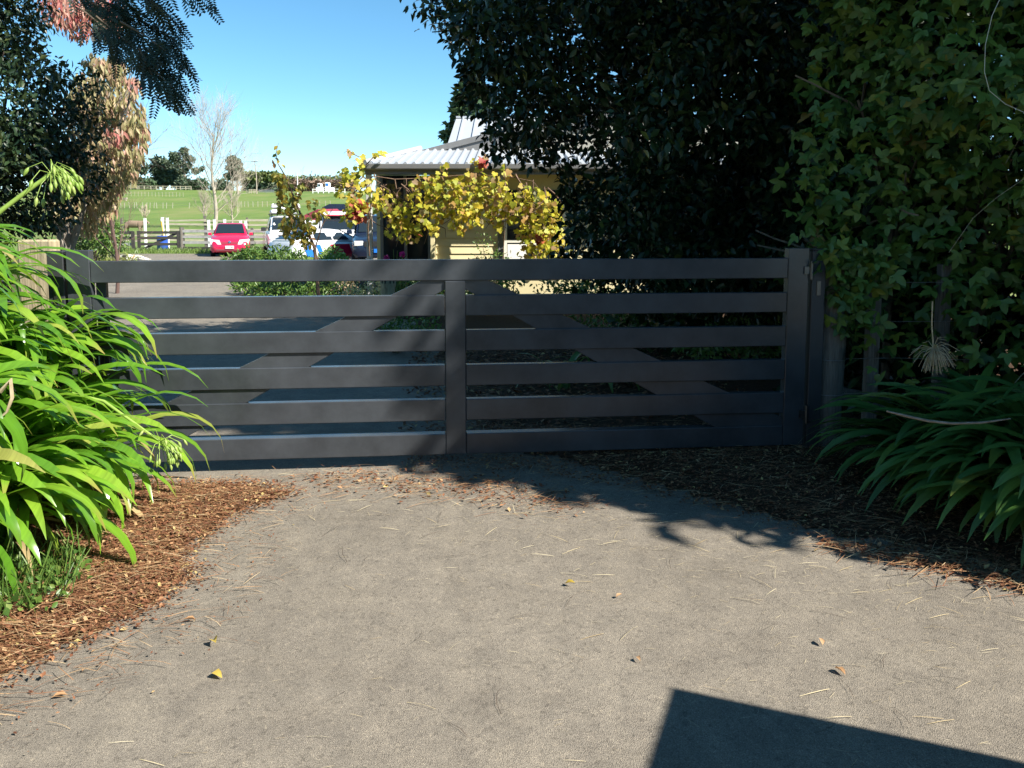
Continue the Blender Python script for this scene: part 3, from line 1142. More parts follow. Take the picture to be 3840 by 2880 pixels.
def shelter(label, x, y, h, r, n, z0=1.2):
    t = thing('shelter_tree', label, 'tree', (x, y, 0), 0, 'tall shelter trees along the right boundary')
    c = []
    z = z0
    while z < h:
        rr = r * min(1, .75 + .25 * (z - z0) / 2) * (1 if z < h * .7 else max(.35, (h - z) / (h * .3)))
        c.append((x + random.gauss(0, .06), y + random.gauss(0, .06), z, rr, rr, .8))
        z += .8
    P, u = in_clumps(c, n, .35)
    d, nn = frames(len(P), .3, out=u, outw=.5)
    leaf_mesh('crown', P, d, nn, rng.uniform(.16, .30, len(P)), T_quad(.5), M_pine, t, kind='stuff')
    MB().tube([(x, y, 0), (x + .05, y, h * .5), (x, y, h * .92)], [.16, .11, .03], 8).build('trunk', M_bark, t, world=True, smooth=50)


shelter('tall shelter tree just outside the right edge, shading the gate', 5.2, 2.95, 7.5, 1.0, 7500, .9)
shelter('tallest shelter tree out of frame on the right, shading the far left trees', 7.4, 2.05, 17.0, 1.3, 15000)
shelter('shelter tree furthest out of frame on the right', 9.9, .95, 18.0, 1.4, 12000)
shelter('shelter tree behind the right hedge, out of frame', 6.6, 5.0, 12.0, 1.7, 11000)

M_far = leafmat('sky_blocker_leaf', [(0, (.03, .06, .02)), (1, (.06, .10, .03))], rough=.5, trans=.1)  # unseen trees added behind the camera, blocking sky light so the gate darkens
for k, (x, y, h, r) in enumerate(((-19, -6, 9, 3.4), (-14, -12, 10, 3.6), (-7, -15, 9, 3.6), (-.5, -16, 9, 3.4), (-21, 1, 9, 3.2))):
    t = thing('sky_blocker_tree', ['unseen tree added behind the viewpoint to block sky, far left', 'unseen tree added behind the viewpoint to block sky, second from the left', 'unseen tree added behind the viewpoint to block sky, third from the left', 'unseen tree added straight behind the viewpoint to block sky', 'unseen tree added beyond the left edge of the picture to block sky'][k], 'tree', (x, y, 0), 0, 'unseen trees added to block sky')
    P, u = in_clumps([(x + random.gauss(0, r * .3), y + random.gauss(0, r * .3), z, r * .8, r * .8, 1.3) for z in np.arange(1.0, h, 1.0)], 2600, .4)
    d, n = frames(len(P), .3, out=u, outw=.5)
    leaf_mesh('crown', P, d, n, rng.uniform(.3, .6, len(P)), T_quad(.6), M_far, t, kind='stuff')
    MB().tube([(x, y, 0), (x + .1, y, h * .5), (x, y, h * .9)], [.2, .14, .04], 8).build('trunk', M_bark, t, world=True, smooth=50)

# ------------------------------------------------------------ left trees
M_frond = leafmat('pinnate_leaf', [(0, (.012, .025, .018)), (1, (.03, .05, .025))], rough=.45, trans=.12)
lt = thing('pinnate_tree', 'dark tree at upper left with drooping feathery branches', 'tree', (-5.6, 8.6, 0))
P, D = [], []
tw = MB()
sprays = [[(250, -60), (420, 60), (560, 160), (640, 250), (735, 262)], [(330, -20), (520, 70), (640, 140), (700, 230)], [(360, 60), (480, 160), (560, 250), (640, 320), (700, 405)], [(380, 120), (450, 200), (500, 235)], [(400, -60), (600, 20), (680, 120)],
          [(300, 30), (400, 110), (470, 150), (560, 210)], [(420, -30), (540, 60), (600, 100), (660, 180)], [(560, -90), (700, -40), (790, 8)], [(480, -70), (560, -10), (600, 40)], [(330, 90), (410, 170), (440, 215)], [(520, 180), (560, 260), (600, 345)], [(380, 0), (470, 40), (520, 120)],
          [(560, 230), (620, 290), (670, 340)], [(450, 80), (540, 130), (620, 190), (700, 270)]]
for si, sp_ in enumerate(sprays):
    Y = 8.0 + .25 * math.sin(si * 2.3)
    pts = [atY(x, y, Y + .06 * k) for k, (x, y) in enumerate(sp_)]
    tw.tube(pts, [.010 - .007 * k / (len(pts) - 1) for k in range(len(pts))], 4)
    for k in range(len(pts) - 1):
        seg = (pts[k + 1] - pts[k])
        nseg = max(3, int(seg.length / .035))
        for j in range(nseg):
            q = pts[k].lerp(pts[k + 1], j / nseg)
            for sg in (-1, 1):
                if random.random() < .5:
                    P.append(q + Vector((random.gauss(0, .02), random.gauss(0, .05), random.gauss(0, .02))))
                    D.append(tuple(seg.normalized() * .7 + Vector((random.gauss(0, .3) + sg * .3, random.gauss(0, .5), -.75 + sg * .25))))
P = np.array([tuple(p) for p in P])
D = norm(np.array(D))
n = norm(np.cross(D, norm(rng.normal(size=D.shape) * .5 + np.array([1, 0, .2]))))
n = np.where(rng.random((len(n), 1)) < .5, n, -n)
foliage(lt, P, D, n, rng.uniform(.17, .28, len(P)), T_frond(8, .10, .26), M_frond, 300, name='leaf', rest='hanging_foliage')
tw.build('branch', M_twig, lt, world=True)
# dense inner crown
silL = [(-700, -600), (150, -600), (155, 0), (180, 125), (375, 135), (385, 180), (345, 290), (285, 400), (265, 520), (300, 590), (240, 700), (190, 800), (215, 930), (-700, 930)]
silw = [(atY(x, y, 8.6).x, atY(x, y, 8.6).z) for x, y in silL]
cl = []
while len(cl) < 130:
    x = random.uniform(-7.2, -4.3)
    z = random.uniform(1.2, 6.0)
    r = random.uniform(.25, .5)
    if inside(silw, np.array([x]), np.array([z]))[0] and edge_dist(silw, np.array([x]), np.array([z]))[0] > r * .7:
        cl.append((x, random.uniform(7.9, 9.6), z, r, r, r * .8))
P, u = in_clumps(cl, 40000, .2)
M_dull = leafmat('dull_dark_leaf', [(0, (.012, .028, .014)), (.7, (.025, .048, .018)), (1, (.06, .075, .025))], rough=.35, trans=.1)
d, n = frames(len(P), .6, out=u, outw=.4)
leaf_mesh('crown', P, d, n, rng.uniform(.055, .10, len(P)), T_simple(.42, .08, .1), M_dull, lt, kind='stuff')
tw = MB()
branching(tw, (-5.8, 8.7, 0), (-.05, .05, 1), 1.9, .12, 3, spread=.3, n=7, kids=(3, 4), up=.5)
branching(tw, (-5.6, 8.9, 0), (.05, .0, 1), 1.7, .08, 2, spread=.25, n=6, kids=(2, 3), up=.5)
tw.build('trunk', M_bark, lt, world=True, smooth=50)

# autumn tree with hanging leaves
M_aut = leafmat('autumn_hanging_leaf', [(0, (.21, .22, .09)), (.3, (.34, .31, .15)), (.55, (.46, .37, .21)), (.75, (.47, .29, .21)), (.9, (.31, .29, .13)), (1, (.48, .27, .22))], rough=.5, trans=.35, streak=.2)
M_red = leafmat('autumn_red_leaf', [(0, (.38, .09, .09)), (.4, (.44, .20, .16)), (1, (.42, .28, .20))], rough=.5, trans=.35)
au = thing('autumn_tree', 'autumn tree with drooping olive, tan and reddish leaves behind the left gate post', 'tree', (-6.25, 11.6, 0))
cs = [(430, 320, 70), (340, 400, 70), (470, 410, 60), (400, 470, 80), (320, 500, 60), (450, 520, 70), (360, 560, 80), (290, 620, 60), (420, 600, 80), (470, 610, 45), (340, 660, 80), (260, 690, 60), (380, 720, 60), (300, 760, 70), (240, 760, 50), (330, 820, 50), (250, 830, 40), (400, 270, 50), (380, 390, 60), (280, 570, 50), (510, 470, 38), (535, 520, 26), (500, 570, 34), (470, 660, 34), (320, 320, 40), (430, 240, 34), (300, 350, 36), (440, 680, 30), (400, 780, 30), (200, 640, 40), (520, 430, 20), (350, 230, 30)]
cl = []
for x, y, r in cs:
    Y = 11.6 + random.uniform(-.9, .9)
    c = atY(x, y, Y)
    rr = r / FPX * Y * 1.2
    cl.append((c.x, c.y, c.z, rr, rr, rr))
P, u = in_clumps(cl, 6500, .05)
d, n = frames(len(P), 2.2, face=(0, -1, .3), facew=.6)
foliage(au, P, d, n, rng.uniform(.10, .155, len(P)), T_simple(.30, .07, .12), M_aut, 300, rest='crown')
cl = []
for x, y, r in [(250, 30, 75), (340, 50, 75), (300, 90, 60), (400, 20, 60), (200, 20, 60), (420, 90, 50), (480, 480, 45), (530, 490, 30), (500, 300, 30), (430, 500, 40), (380, 250, 30), (520, 560, 25)]:
    Y = 11.4 + random.uniform(-.6, .6)
    c = atY(x, y, Y)
    rr = r / FPX * Y
    cl.append((c.x, c.y, c.z, rr, rr, rr))
P, u = in_clumps(cl, 1100, .15)
d, n = frames(len(P), 2.0, face=(0, -1, .3), facew=.6)
leaf_mesh('red_foliage', P, d, n, rng.uniform(.09, .15, len(P)), T_simple(.32, .07, .12), M_red, au, kind='stuff')
tw = MB()
branching(tw, (-6.25, 11.6, 0), (.02, 0, 1), 1.9, .10, 3, spread=.32, n=7, kids=(3, 4), up=.4)
for q in ((500, 320), (520, 240), (480, 230), (540, 330)):
    e = atY(q[0], q[1], 11.5)
    s0 = Vector((-6.0, 11.6, e.z - .5))
    tw.tube([s0, s0.lerp(e, .5), e], [.03, .015, .005], 5)
tw.build('trunk', mat('grey_bark', (.16, .14, .12), .9, .1, col2=(.3, .27, .23), vscale=8), au, world=True, smooth=50)
# ------------------------------------------------------------ house
M_roof = mat('pale_metal_roofing', (.36, .385, .415), .42, .5, var=.06, vscale=2, metal=.0)
M_fascia = mat('grey_fascia', (.17, .17, .17), .5, .4, var=.08, vscale=4)
M_board = mat('cream_weatherboard', (.62, .55, .33), .6, .35, var=.06, vscale=3, bump=.05, bscale=60)
M_trim = mat('white_trim', (.72, .70, .62), .5, .4, var=.05)
M_glass = mat('window_glass', (.012, .018, .024), .06, .6)
M_postp = mat('grey_painted_post', (.45, .46, .46), .6, .3, var=.1)
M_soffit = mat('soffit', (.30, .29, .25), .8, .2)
HE, HW = 15.3, 16.05        # eave line and wall line, metres from the camera
hs = thing('house', 'cream weatherboard house with pale ribbed metal roof behind the gate', 'house', (2.0, HW, 0))


def hb_(c, size, name, m, parent=hs, bev=0.0, rot=None):
    return MB().box(c, size, rot).build(name, m, parent, world=True, bevel=bev)


xl = atY(1366, 616, HE).x
xr = 9.0
ze = 2.66
wl = atY(1615, 900, HW).x
# walls
zb = 0.0
i = 0
wallroot = MB().box(((wl + xr) / 2 + .02, HW + .12, 1.36), (xr - wl - .06, .12, 2.72)).build('wall', M_board, hs, world=True)
while zb < 2.55:
    # tapered board, one object each
    MB().prism([(wl + .1, HW + .055, zb + .005), (wl + .1, HW + .005, zb + .005), (wl + .1, HW + .03, zb + .170), (wl + .1, HW + .055, zb + .170)], (atY(1868, 900, HW).x - wl - .1, 0, 0)).build('weatherboard', M_board, hs, world=True)
    zb += .155
hb_((wl + .045, HW + .0, 1.3), (.09, .13, 2.6), 'corner_board', M_board, bev=.004)
hb_((atY(1872, 900, HW).x + .03, HW + .0, 1.3), (.08, .11, 2.6), 'corner_board', M_board, bev=.004)
# window right of the wall
wx0, wx1 = atY(1890, 900, HW).x, atY(2120, 900, HW).x
win = MB().box(((wx0 + wx1) / 2, HW + .02, 1.35), (wx1 - wx0, .05, 1.7)).build('window', M_glass, hs, world=True)
for x in (wx0 + .03, (wx0 + wx1) / 2, wx1 - .03):
    MB().box((x, HW - .01, 1.35), (.06, .05, 1.7)).build('window_frame', M_trim, win, world=True)
MB().box(((wx0 + wx1) / 2, HW - .012, 1.18), (wx1 - wx0, .045, .05)).build('window_frame', M_trim, win, world=True)
MB().box((wx0 + .27, HW - .016, .85), (.40, .02, .55)).build('curtain', mat('white_curtain', (.75, .75, .72), .8), win, world=True)
# glazed doors left of the wall
gx0, gx1 = xl + .12, wl
gl_ = MB().box(((gx0 + gx1) / 2, HW + .3, 1.25), (gx1 - gx0, .05, 2.5)).build('glazed_door', M_glass, hs, world=True)
for x in np.linspace(gx0 + .03, gx1 - .05, 3):
    MB().box((x, HW + .265, 1.25), (.06, .06, 2.5)).build('door_frame', M_fascia, gl_, world=True)
hb_((wl + .02, HW + .2, 1.3), (.05, .26, 2.6), 'return_wall', M_board)
hb_((gx0 - .03, HW + 2.4, 1.3), (.1, 4.2, 2.6), 'side_wall', M_board)
hb_(((xl + xr) / 2, HW + .2, 2.565), (xr - xl - .1, 1.6, .03), 'soffit', M_soffit)
# fascia and gutter
hb_(((xl + xr) / 2, HE + .06, 2.56), (xr - xl, .03, .19), 'fascia', M_fascia, bev=.004)
MB().prism([(xl - .06, HE + .042, 2.66), (xl - .06, HE - .07, 2.66), (xl - .06, HE - .06, 2.57), (xl - .06, HE - .03, 2.54), (xl - .06, HE + .042, 2.54)], (xr - xl, 0, 0)).build('gutter', M_fascia, hs, world=True, bevel=.006)
# lower roof plane with ribs
t0 = atY(1574, 562, 17.9)
r0 = Vector((xl, HE - .02, ze))
r1 = Vector((xr, HE - .02, ze))
r2 = Vector((xr, 17.9, t0.z))
r3 = Vector((t0.x, 17.9, t0.z))
up_ = (Vector((0, 17.9, t0.z)) - Vector((0, HE - .02, ze))).normalized()
rn = Vector((0, -up_.z, up_.y))
roof = MB().prism([r0, r1, r2, r3], rn * -.02).build('roof', M_roof, hs, world=True)


def rib(x, lim, parent):
    a = Vector((x, HE - .03, ze)) + rn * .002
    L = (Vector((0, 17.9, t0.z)) - Vector((0, HE - .03, ze))).length * lim
    b = a + up_ * L
    w = Vector((1, 0, 0))
    MB().add([a - w * .035, a + w * .035, a + w * .018 + rn * .035, a - w * .018 + rn * .035, b - w * .035, b + w * .035, b + w * .018 + rn * .035, b - w * .018 + rn * .035],
             [(0, 1, 2, 3), (7, 6, 5, 4), (0, 4, 5, 1), (1, 5, 6, 2), (2, 6, 7, 3), (3, 7, 4, 0)]).build('roof_rib', M_roof, parent, world=True)


x = xl + .12
while x < 6.4:
    lim = 1.0 if x > t0.x else max(.08, (x - xl) / (t0.x - xl))
    rib(x, lim, roof)
    x += .165
# hip capping and the side plane
MB().tube([r0 + Vector((0, 0, .02)), r3 + Vector((0, 0, .03))], .07, 6).build('ridge_cap', M_roof, roof, world=True, smooth=60)
MB().prism([r0, r3, Vector((t0.x, 21.5, t0.z)), Vector((xl, 22.0, ze))], (0, 0, -.02)).build('roof', M_roof, hs, world=True)
MB().prism([r3, r2, Vector((xr, 21.5, t0.z)), Vector((t0.x, 21.5, t0.z))], (0, 0, -.02)).build('roof', M_roof, hs, world=True)
# front gable with deep barge board
GYb = 17.8
g0, g1 = atY(1570, 566, GYb), atY(2350, 372, GYb)
g1 = g0 + (atY(1895, 482, GYb) - g0) * 2.5
dn = Vector((0, 0, -.42))
MB().prism([g0, g1, g1 + dn * 1.1, g0 + Vector((1.0, 0, -.06))], (0, .05, 0)).build('barge_board', M_fascia, hs, world=True)
MB().prism([g0 + Vector((0, -.01, .0)), g1 + Vector((0, -.01, 0)), g1 + Vector((0, -.01, -.12)), g0 + Vector((.5, -.01, -.0))], (0, -.03, 0)).build('verge_trim', M_fascia, hs, world=True)
g2 = Vector((g1.x + 3.8, GYb, g0.z))
MB().prism([g0 + Vector((.6, .06, 0)), g1 + Vector((0, .06, -.25)), g2 + Vector((0, .06, 0))], (0, .06, 0)).build('gable_wall', M_soffit, hs, world=True)
MB().prism([g0 + Vector((0, .02, .01)), g1 + Vector((0, .02, .01)), g1 + Vector((0, 3, .01)), g0 + Vector((0, 3, .01))], (0, 0, -.03)).build('roof', M_roof, hs, world=True)
# upper roof beyond
UY0, UY1 = 19.2, 21.6
u0, u1 = atY(1680, 535, UY0), atY(1711, 443, UY1)
up2 = Vector((0, UY1 - UY0, u1.z - u0.z)).normalized()
rn2 = Vector((0, -up2.z, up2.y))
upper = MB().prism([u0, Vector((6, UY0, u0.z)), Vector((6, UY1, u1.z)), Vector((u1.x, UY1, u1.z))], rn2 * -.03).build('roof', M_roof, hs, world=True)
MB().box(((u1.x + 6) / 2, UY1, u1.z + .02), (6 - u1.x, .16, .05)).build('ridge_cap', M_roof, upper, world=True)
x = u1.x + .2
while x < 3.2:
    a = Vector((x, UY0 + .02, u0.z + .01)) + rn2 * .02
    L = Vector((0, UY1 - UY0, u1.z - u0.z)).length - .06
    MB().box(a + up2 * L / 2, (.04, L, .035), Matrix(((1, 0, 0), (0, up2.y, rn2.y), (0, up2.z, rn2.z)))).build('roof_rib', M_roof, upper, world=True)
    x += .33
MB().prism([Vector((u0.x + .3, UY0 + .1, 2.6)), Vector((6, UY0 + .1, 2.6)), Vector((6, UY0 + .1, u0.z)), Vector((u0.x + .3, UY0 + .1, u0.z))], (0, .1, 0)).build('wall', M_board, hs, world=True)
# veranda posts (bear the eave, so they belong to the house)
for sx, m in ((1386, M_postp), (1877, M_fascia)):
    p = atY(sx, 900, HE + .1)
    hb_((p.x, HE + .12, 1.26), (.105, .10, 2.52), 'veranda_post', m, bev=.006)

# yellow vine along the eave
M_yel = leafmat('yellow_vine_leaf', [(0, (.24, .29, .03)), (.25, (.44, .42, .04)), (.5, (.60, .46, .05)), (.68, (.40, .44, .06)), (.8, (.50, .30, .09)), (.9, (.30, .19, .10)), (1, (.12, .17, .03))], rough=.5, trans=.45, tcol=1.35)
M_redv = leafmat('crimson_vine_leaf', [(0, (.30, .03, .04)), (1, (.45, .12, .06))], rough=.5, trans=.35)
vn = thing('grape_vine', 'yellow autumn grape vine trained along the house eave', 'vine', tuple(Vector((atY(1700, 800, 14.9).x, 14.95, 0))))
runs = [[(1310, 700, 40), (1340, 760, 40), (1320, 800, 35)], [(1380, 690, 25), (1420, 740, 35), (1450, 780, 40), (1500, 800, 40), (1500, 850, 40), (1540, 880, 28)],
        [(1560, 770, 40), (1610, 720, 40), (1660, 700, 45), (1700, 740, 45), (1650, 770, 50), (1720, 800, 40), (1600, 820, 40), (1760, 760, 45), (1800, 710, 45), (1830, 760, 45), (1790, 800, 40), (1860, 690, 35), (1870, 800, 40), (1740, 680, 40), (1580, 690, 30)],
        [(1900, 740, 40), (1940, 770, 45), (1990, 720, 35), (1960, 820, 45), (2010, 800, 45), (2040, 850, 45), (2000, 880, 45), (2060, 910, 40), (1990, 940, 45), (2050, 960, 35), (2020, 760, 40), (2085, 850, 36), (2100, 930, 34), (2070, 780, 32)],
        [(1720, 830, 22), (1730, 860, 14), (1620, 860, 22), (1570, 850, 22)], [(1300, 660, 25), (1340, 640, 20)], [(1360, 600, 16), (1420, 580, 14), (1310, 570, 8)], [(1800, 610, 22), (1900, 640, 15), (1660, 625, 12)]]
cl = []
for rn_ in runs:
    for x, y, r in rn_:
        Y = 14.95 + random.uniform(-.25, .2)
        c = atY(x, y, Y)
        rr = r / FPX * Y
        cl.append((c.x, c.y, c.z, rr * 1.35, .3, rr * 1.3))
P, u = in_clumps(cl, 2000, .1)
d, n = frames(len(P), .9, face=(.2, -1, .5), facew=1.0)
foliage(vn, P, d, n, rng.uniform(.05, .125, len(P)), T_vine(), M_yel, 300)
cl = []
for x, y, r in [(1330, 790, 28), (1355, 770, 20), (1345, 810, 20), (1815, 600, 14), (1565, 880, 8), (2030, 890, 20), (1780, 620, 12)]:
    c = atY(x, y, 14.85)
    rr = r / FPX * 14.9
    cl.append((c.x, c.y, c.z, rr, .1, rr))
P, u = in_clumps(cl, 90, .1)
d, n = frames(len(P), .9, face=(.2, -1, .5), facew=1.0)
leaf_mesh('red_foliage', P, d, n, rng.uniform(.08, .15, len(P)), T_vine(), M_redv, vn, kind='stuff')
M_cane = mat('vine_cane', (.09, .055, .04), .9, .1, col2=(.24, .165, .115), vscale=20)
canes = [[(1300, 800), (1330, 720), (1400, 660), (1480, 672), (1600, 668), (1750, 655), (1900, 660), (2000, 680), (2060, 760)], [(1386, 960), (1380, 860), (1390, 760), (1440, 690)], [(1480, 672), (1490, 730), (1500, 800)], [(1500, 790), (1560, 720), (1640, 680)], [(1340, 650), (1400, 590), (1440, 580)], [(1790, 660), (1805, 620), (1812, 590)], [(1890, 650), (1900, 760), (1885, 980)], [(2040, 700), (2070, 850), (2060, 1000)], [(1540, 800), (1580, 840), (1620, 860)], [(1700, 760), (1725, 820), (1740, 870)], [(1300, 560), (1330, 580), (1370, 600)]]
for k in range(48):
    x_, y_ = random.uniform(1320, 2060), random.uniform(650, 800)
    c_ = [(x_, y_)]
    for j in range(4):
        c_.append((c_[-1][0] + random.uniform(-30, 30), c_[-1][1] + random.uniform(5, 40)))
    canes.append(c_)
for cn in canes:
    MB().tube([atY(x, y, 14.97 + random.uniform(-.05, .05)) for x, y in cn], [.014 - .009 * k / (len(cn) - 1) for k in range(len(cn))], 5).build('cane', M_cane, vn, world=True)

# conifer beyond the house
M_con = leafmat('conifer_needle', [(0, (.03, .07, .03)), (1, (.075, .12, .05))], rough=.6, trans=.1)


def px_tree(name, label, clumps, Y, n, size, m, trunkx=None, group=None, tpl=None, dz=.6, cat='tree', trunkm=None, r0=.25, ground=None, droop=.2, spread=.5):
    """a tree whose crown clumps are given in photograph pixels and stand round one depth"""
    tx = trunkx if trunkx is not None else clumps[0][0]
    base = atY(tx, 826, Y)
    gz = float(hill(base.x, Y)) if ground is None else ground
    t = thing(name, label, cat, (base.x, Y, gz), 0, group)
    cl = []
    top = gz
    for x, y, r in clumps:
        c = atY(x, y, Y)
        rr = r / FPX * Y
        cl.append((c.x, Y + random.uniform(-1, 1) * rr * dz, c.z, rr, rr, rr * .8))
        top = max(top, c.z)
    P, u = in_clumps(cl, n, .3)
    P = P[P[:, 2] > gz + .1]
    d, nn = frames(len(P), droop, out=norm(P - np.array([[base.x, Y, 0]])) if False else None)
    leaf_mesh('crown', P, d, nn, rng.uniform(size * .6, size * 1.3, len(P)), tpl or T_quad(.55), m, t, kind='stuff')
    b = MB()
    h = top - gz
    b.tube([(base.x, Y, gz - .1), (base.x + .02 * h, Y, gz + h * .5), (base.x, Y, gz + h * .97)], [r0, r0 * .65, r0 * .12], 7)
    for c in cl:
        z0 = max(gz + h * .15, c[2] - abs(c[0] - base.x) * .5 - .2)
        b.tube([(base.x, Y, z0), (c[0], c[1], c[2])], [r0 * .28, r0 * .08], 4)
    b.build('trunk', trunkm or M_bark, t, world=True, smooth=50)
    return t


px_tree('pine_tree', 'green pine rising behind the house roof', [(1770, 310, 30), (1760, 350, 40), (1790, 360, 35), (1740, 395, 38), (1780, 400, 45), (1720, 420, 22), (1765, 430, 45), (1820, 400, 40), (1700, 480, 14), (1680, 510, 18), (1800, 450, 40), (1690, 465, 10), (1780, 470, 60)], 42, 5200, .42, M_con, trunkx=1785, r0=.3)

# ------------------------------------------------------------ garden behind the gate
M_shr = leafmat('garden_leaf', [(0, (.05, .11, .025)), (.6, (.09, .17, .03)), (1, (.16, .22, .05))], rough=.4, trans=.25)
M_pale = leafmat('variegated_leaf', [(0, (.30, .36, .14)), (.5, (.5, .5, .32)), (1, (.18, .26, .06))], rough=.5, trans=.3)


def shrub(name, label, x, y, w, h, n, size, m, z0=0.0, tpl=None, group=None, stems=6, dpt=None, base=.35):
    t = thing(name, label, 'shrub', (x, y, z0), 0, group)
    cl = [(x + random.uniform(-.5, .5) * w, y + random.uniform(-.5, .5) * (dpt or w), z0 + h * random.uniform(base, .85), w * .3, (dpt or w) * .3, h * .22) for _ in range(9)]
    P, u = in_clumps(cl, n, .2)
    u = u[P[:, 2] > z0 + .03]
    P = P[P[:, 2] > z0 + .03]
    d, nn = frames(len(P), .1, out=u, outw=.7)
    leaf_mesh('foliage', P, d, nn, rng.uniform(size * .6, size * 1.2, len(P)), tpl or T_simple(.45), m, t, kind='stuff')
    b = MB()
    for k in range(stems):
        c = random.choice(cl)
        b.tube([(x + random.uniform(-.06, .06) * w, y + random.uniform(-.06, .06), z0), (c[0] * .5 + x * .5, c[1] * .5 + y * .5, z0 + (c[2] - z0) * .6), c[:3]], [.018, .012, .005], 5)
    b.build('stem', M_twig, t, world=True)
    return t


def px_shrub(name, label, sx, Y, wpx, ztop, n, size, m, **k):
    c = atY(sx, 900, Y)
    return shrub(name, label, c.x, Y, wpx / FPX * Y, ztop, n, size, m, **k)


px_shrub('garden_shrub', 'sunlit green shrub under the yellow vine, seen above the second slat', 1650, 14.2, 260, .75, 900, .09, M_shr)
px_shrub('garden_shrub', 'bushy plant beside the carved post, right of it', 1530, 13.2, 120, .82, 600, .07, M_shr)
px_shrub('garden_shrub', 'pale variegated plant left of the carved post', 1360, 13.6, 150, .66, 800, .06, M_pale)
px_shrub('garden_shrub', 'low green shrub where the driveway bends, left of the pale plant', 1190, 15.2, 260, .55, 900, .09, M_shr)
px_shrub('garden_shrub', 'glossy shrub behind the right brace of the gate', 2020, 12.4, 420, .95, 1500, .09, M_shr)
px_shrub('garden_shrub', 'shaded shrub low behind the centre of the gate', 1480, 9.6, 260, .45, 900, .07, M_shr)
px_shrub('garden_shrub', 'shadowed bushy undergrowth behind the right slats', 2450, 10.4, 520, .75, 1700, .09, M_shr)
px_shrub('garden_shrub', 'shadowed undergrowth beside the gate hinge side', 2800, 8.2, 420, .55, 1200, .07, M_shr)
px_shrub('garden_shrub', 'leafy climber at the foot of the dark veranda post', 1850, 14.6, 120, 1.55, 420, .06, M_shr, base=.2, dpt=.3)
px_shrub('garden_shrub', 'dry brown seed-headed plant left of the grey veranda post', 1295, 15.0, 80, 1.05, 260, .05, leafmat('dry_brown_leaf', [(0, (.25, .18, .10)), (1, (.42, .32, .2))], trans=.2))
px_shrub('garden_shrub', 'low leafy plant at the tip of the bed where the driveway bends', 1010, 17.6, 200, .34, 800, .10, M_shr)
px_shrub('garden_shrub', 'spreading ground cover between the driveway bend and the pale plant', 1100, 16.4, 220, .32, 900, .10, M_shr)
# island bed in front of the parked cars
for k, (sx, Y, w, h, lab) in enumerate([(900, 23.5, 110, .74, 'leafy green plant at the left end of the island bed, below the pickup'), (1000, 23.0, 120, .86, 'strappy green plant in front of the hatchback'), (1110, 22.3, 120, .70, 'dark green low plant at the foot of the young fruit tree'), (1235, 20.5, 120, .82, 'broad-leaved green plant in front of the white van')]):
    px_shrub('garden_shrub', lab, sx, Y, w, h, 900, .16, M_shr if k != 3 else leafmat('broad_bright_leaf', [(0, (.14, .24, .05)), (1, (.22, .33, .08))]), tpl=T_simple(.32, .1, .2), stems=4)

# rose with pink blooms
rs = thing('rose_bush', 'rose bush with two magenta blooms showing above the top slat', 'rose bush', tuple(Vector((atY(1480, 960, 12.8).x, 12.8, 0))))
b = MB()
heads = [atY(1450, 968, 12.8), atY(1508, 956, 12.8)]
extra = [atY(1475, 935, 12.8), atY(1490, 940, 12.85)]
for hd in heads + extra:
    b.tube([Vector((rs.location.x, 12.8, 0)), Vector((rs.location.x, 12.8, .5)).lerp(hd, .5), hd], [.012, .008, .004], 5)
b.build('stem', M_shr, rs, world=True)
P, u = in_clumps([(rs.location.x, 12.8, z, .18, .18, .15) for z in (.4, .6, .8)] + [(h.x, h.y, h.z - .05, .06, .06, .05) for h in heads], 160, .2)
d, n = frames(len(P), .3)
leaf_mesh('foliage', P, d, n, rng.uniform(.03, .07, len(P)), T_simple(.5), M_shr, rs, kind='stuff')
M_pink = leafmat('magenta_petal', [(0, (.55, .02, .20)), (1, (.70, .06, .30))], trans=.25)
for hd in heads:
    P = np.array([tuple(hd)] * 22) + rng.normal(size=(22, 3)) * .008
    D = norm(rng.normal(size=(22, 3)) + np.array([0, -.3, .6]))
    N_ = norm(np.cross(D, rng.normal(size=D.shape)))
    leaf_mesh('bloom', P, D, N_, np.full(22, .055), T_simple(.9, .2, -.1), M_pink, rs)

# carved post
cp = thing('carved_post', 'short pale carved timber post with dark slots in the garden bed', 'post', tuple(Vector((atY(1455, 1080, 12.5).x, 12.5, 0))))
MB().lathe([(.115, 0), (.118, .3), (.110, .52), (.125, .60), (.122, .74), (.10, .82), (.05, .845)], n=14).build('shaft', M_woodpale, cp, smooth=45)
for a in (-1.15, -.85 - .9, -.6, -2.2):
    MB().box((.119 * math.cos(a), .119 * math.sin(a), .66), (.02, .02, .075), Euler((0, 0, a))).build('slot', mat('dark_slot', (.02, .015, .01), .9), cp)

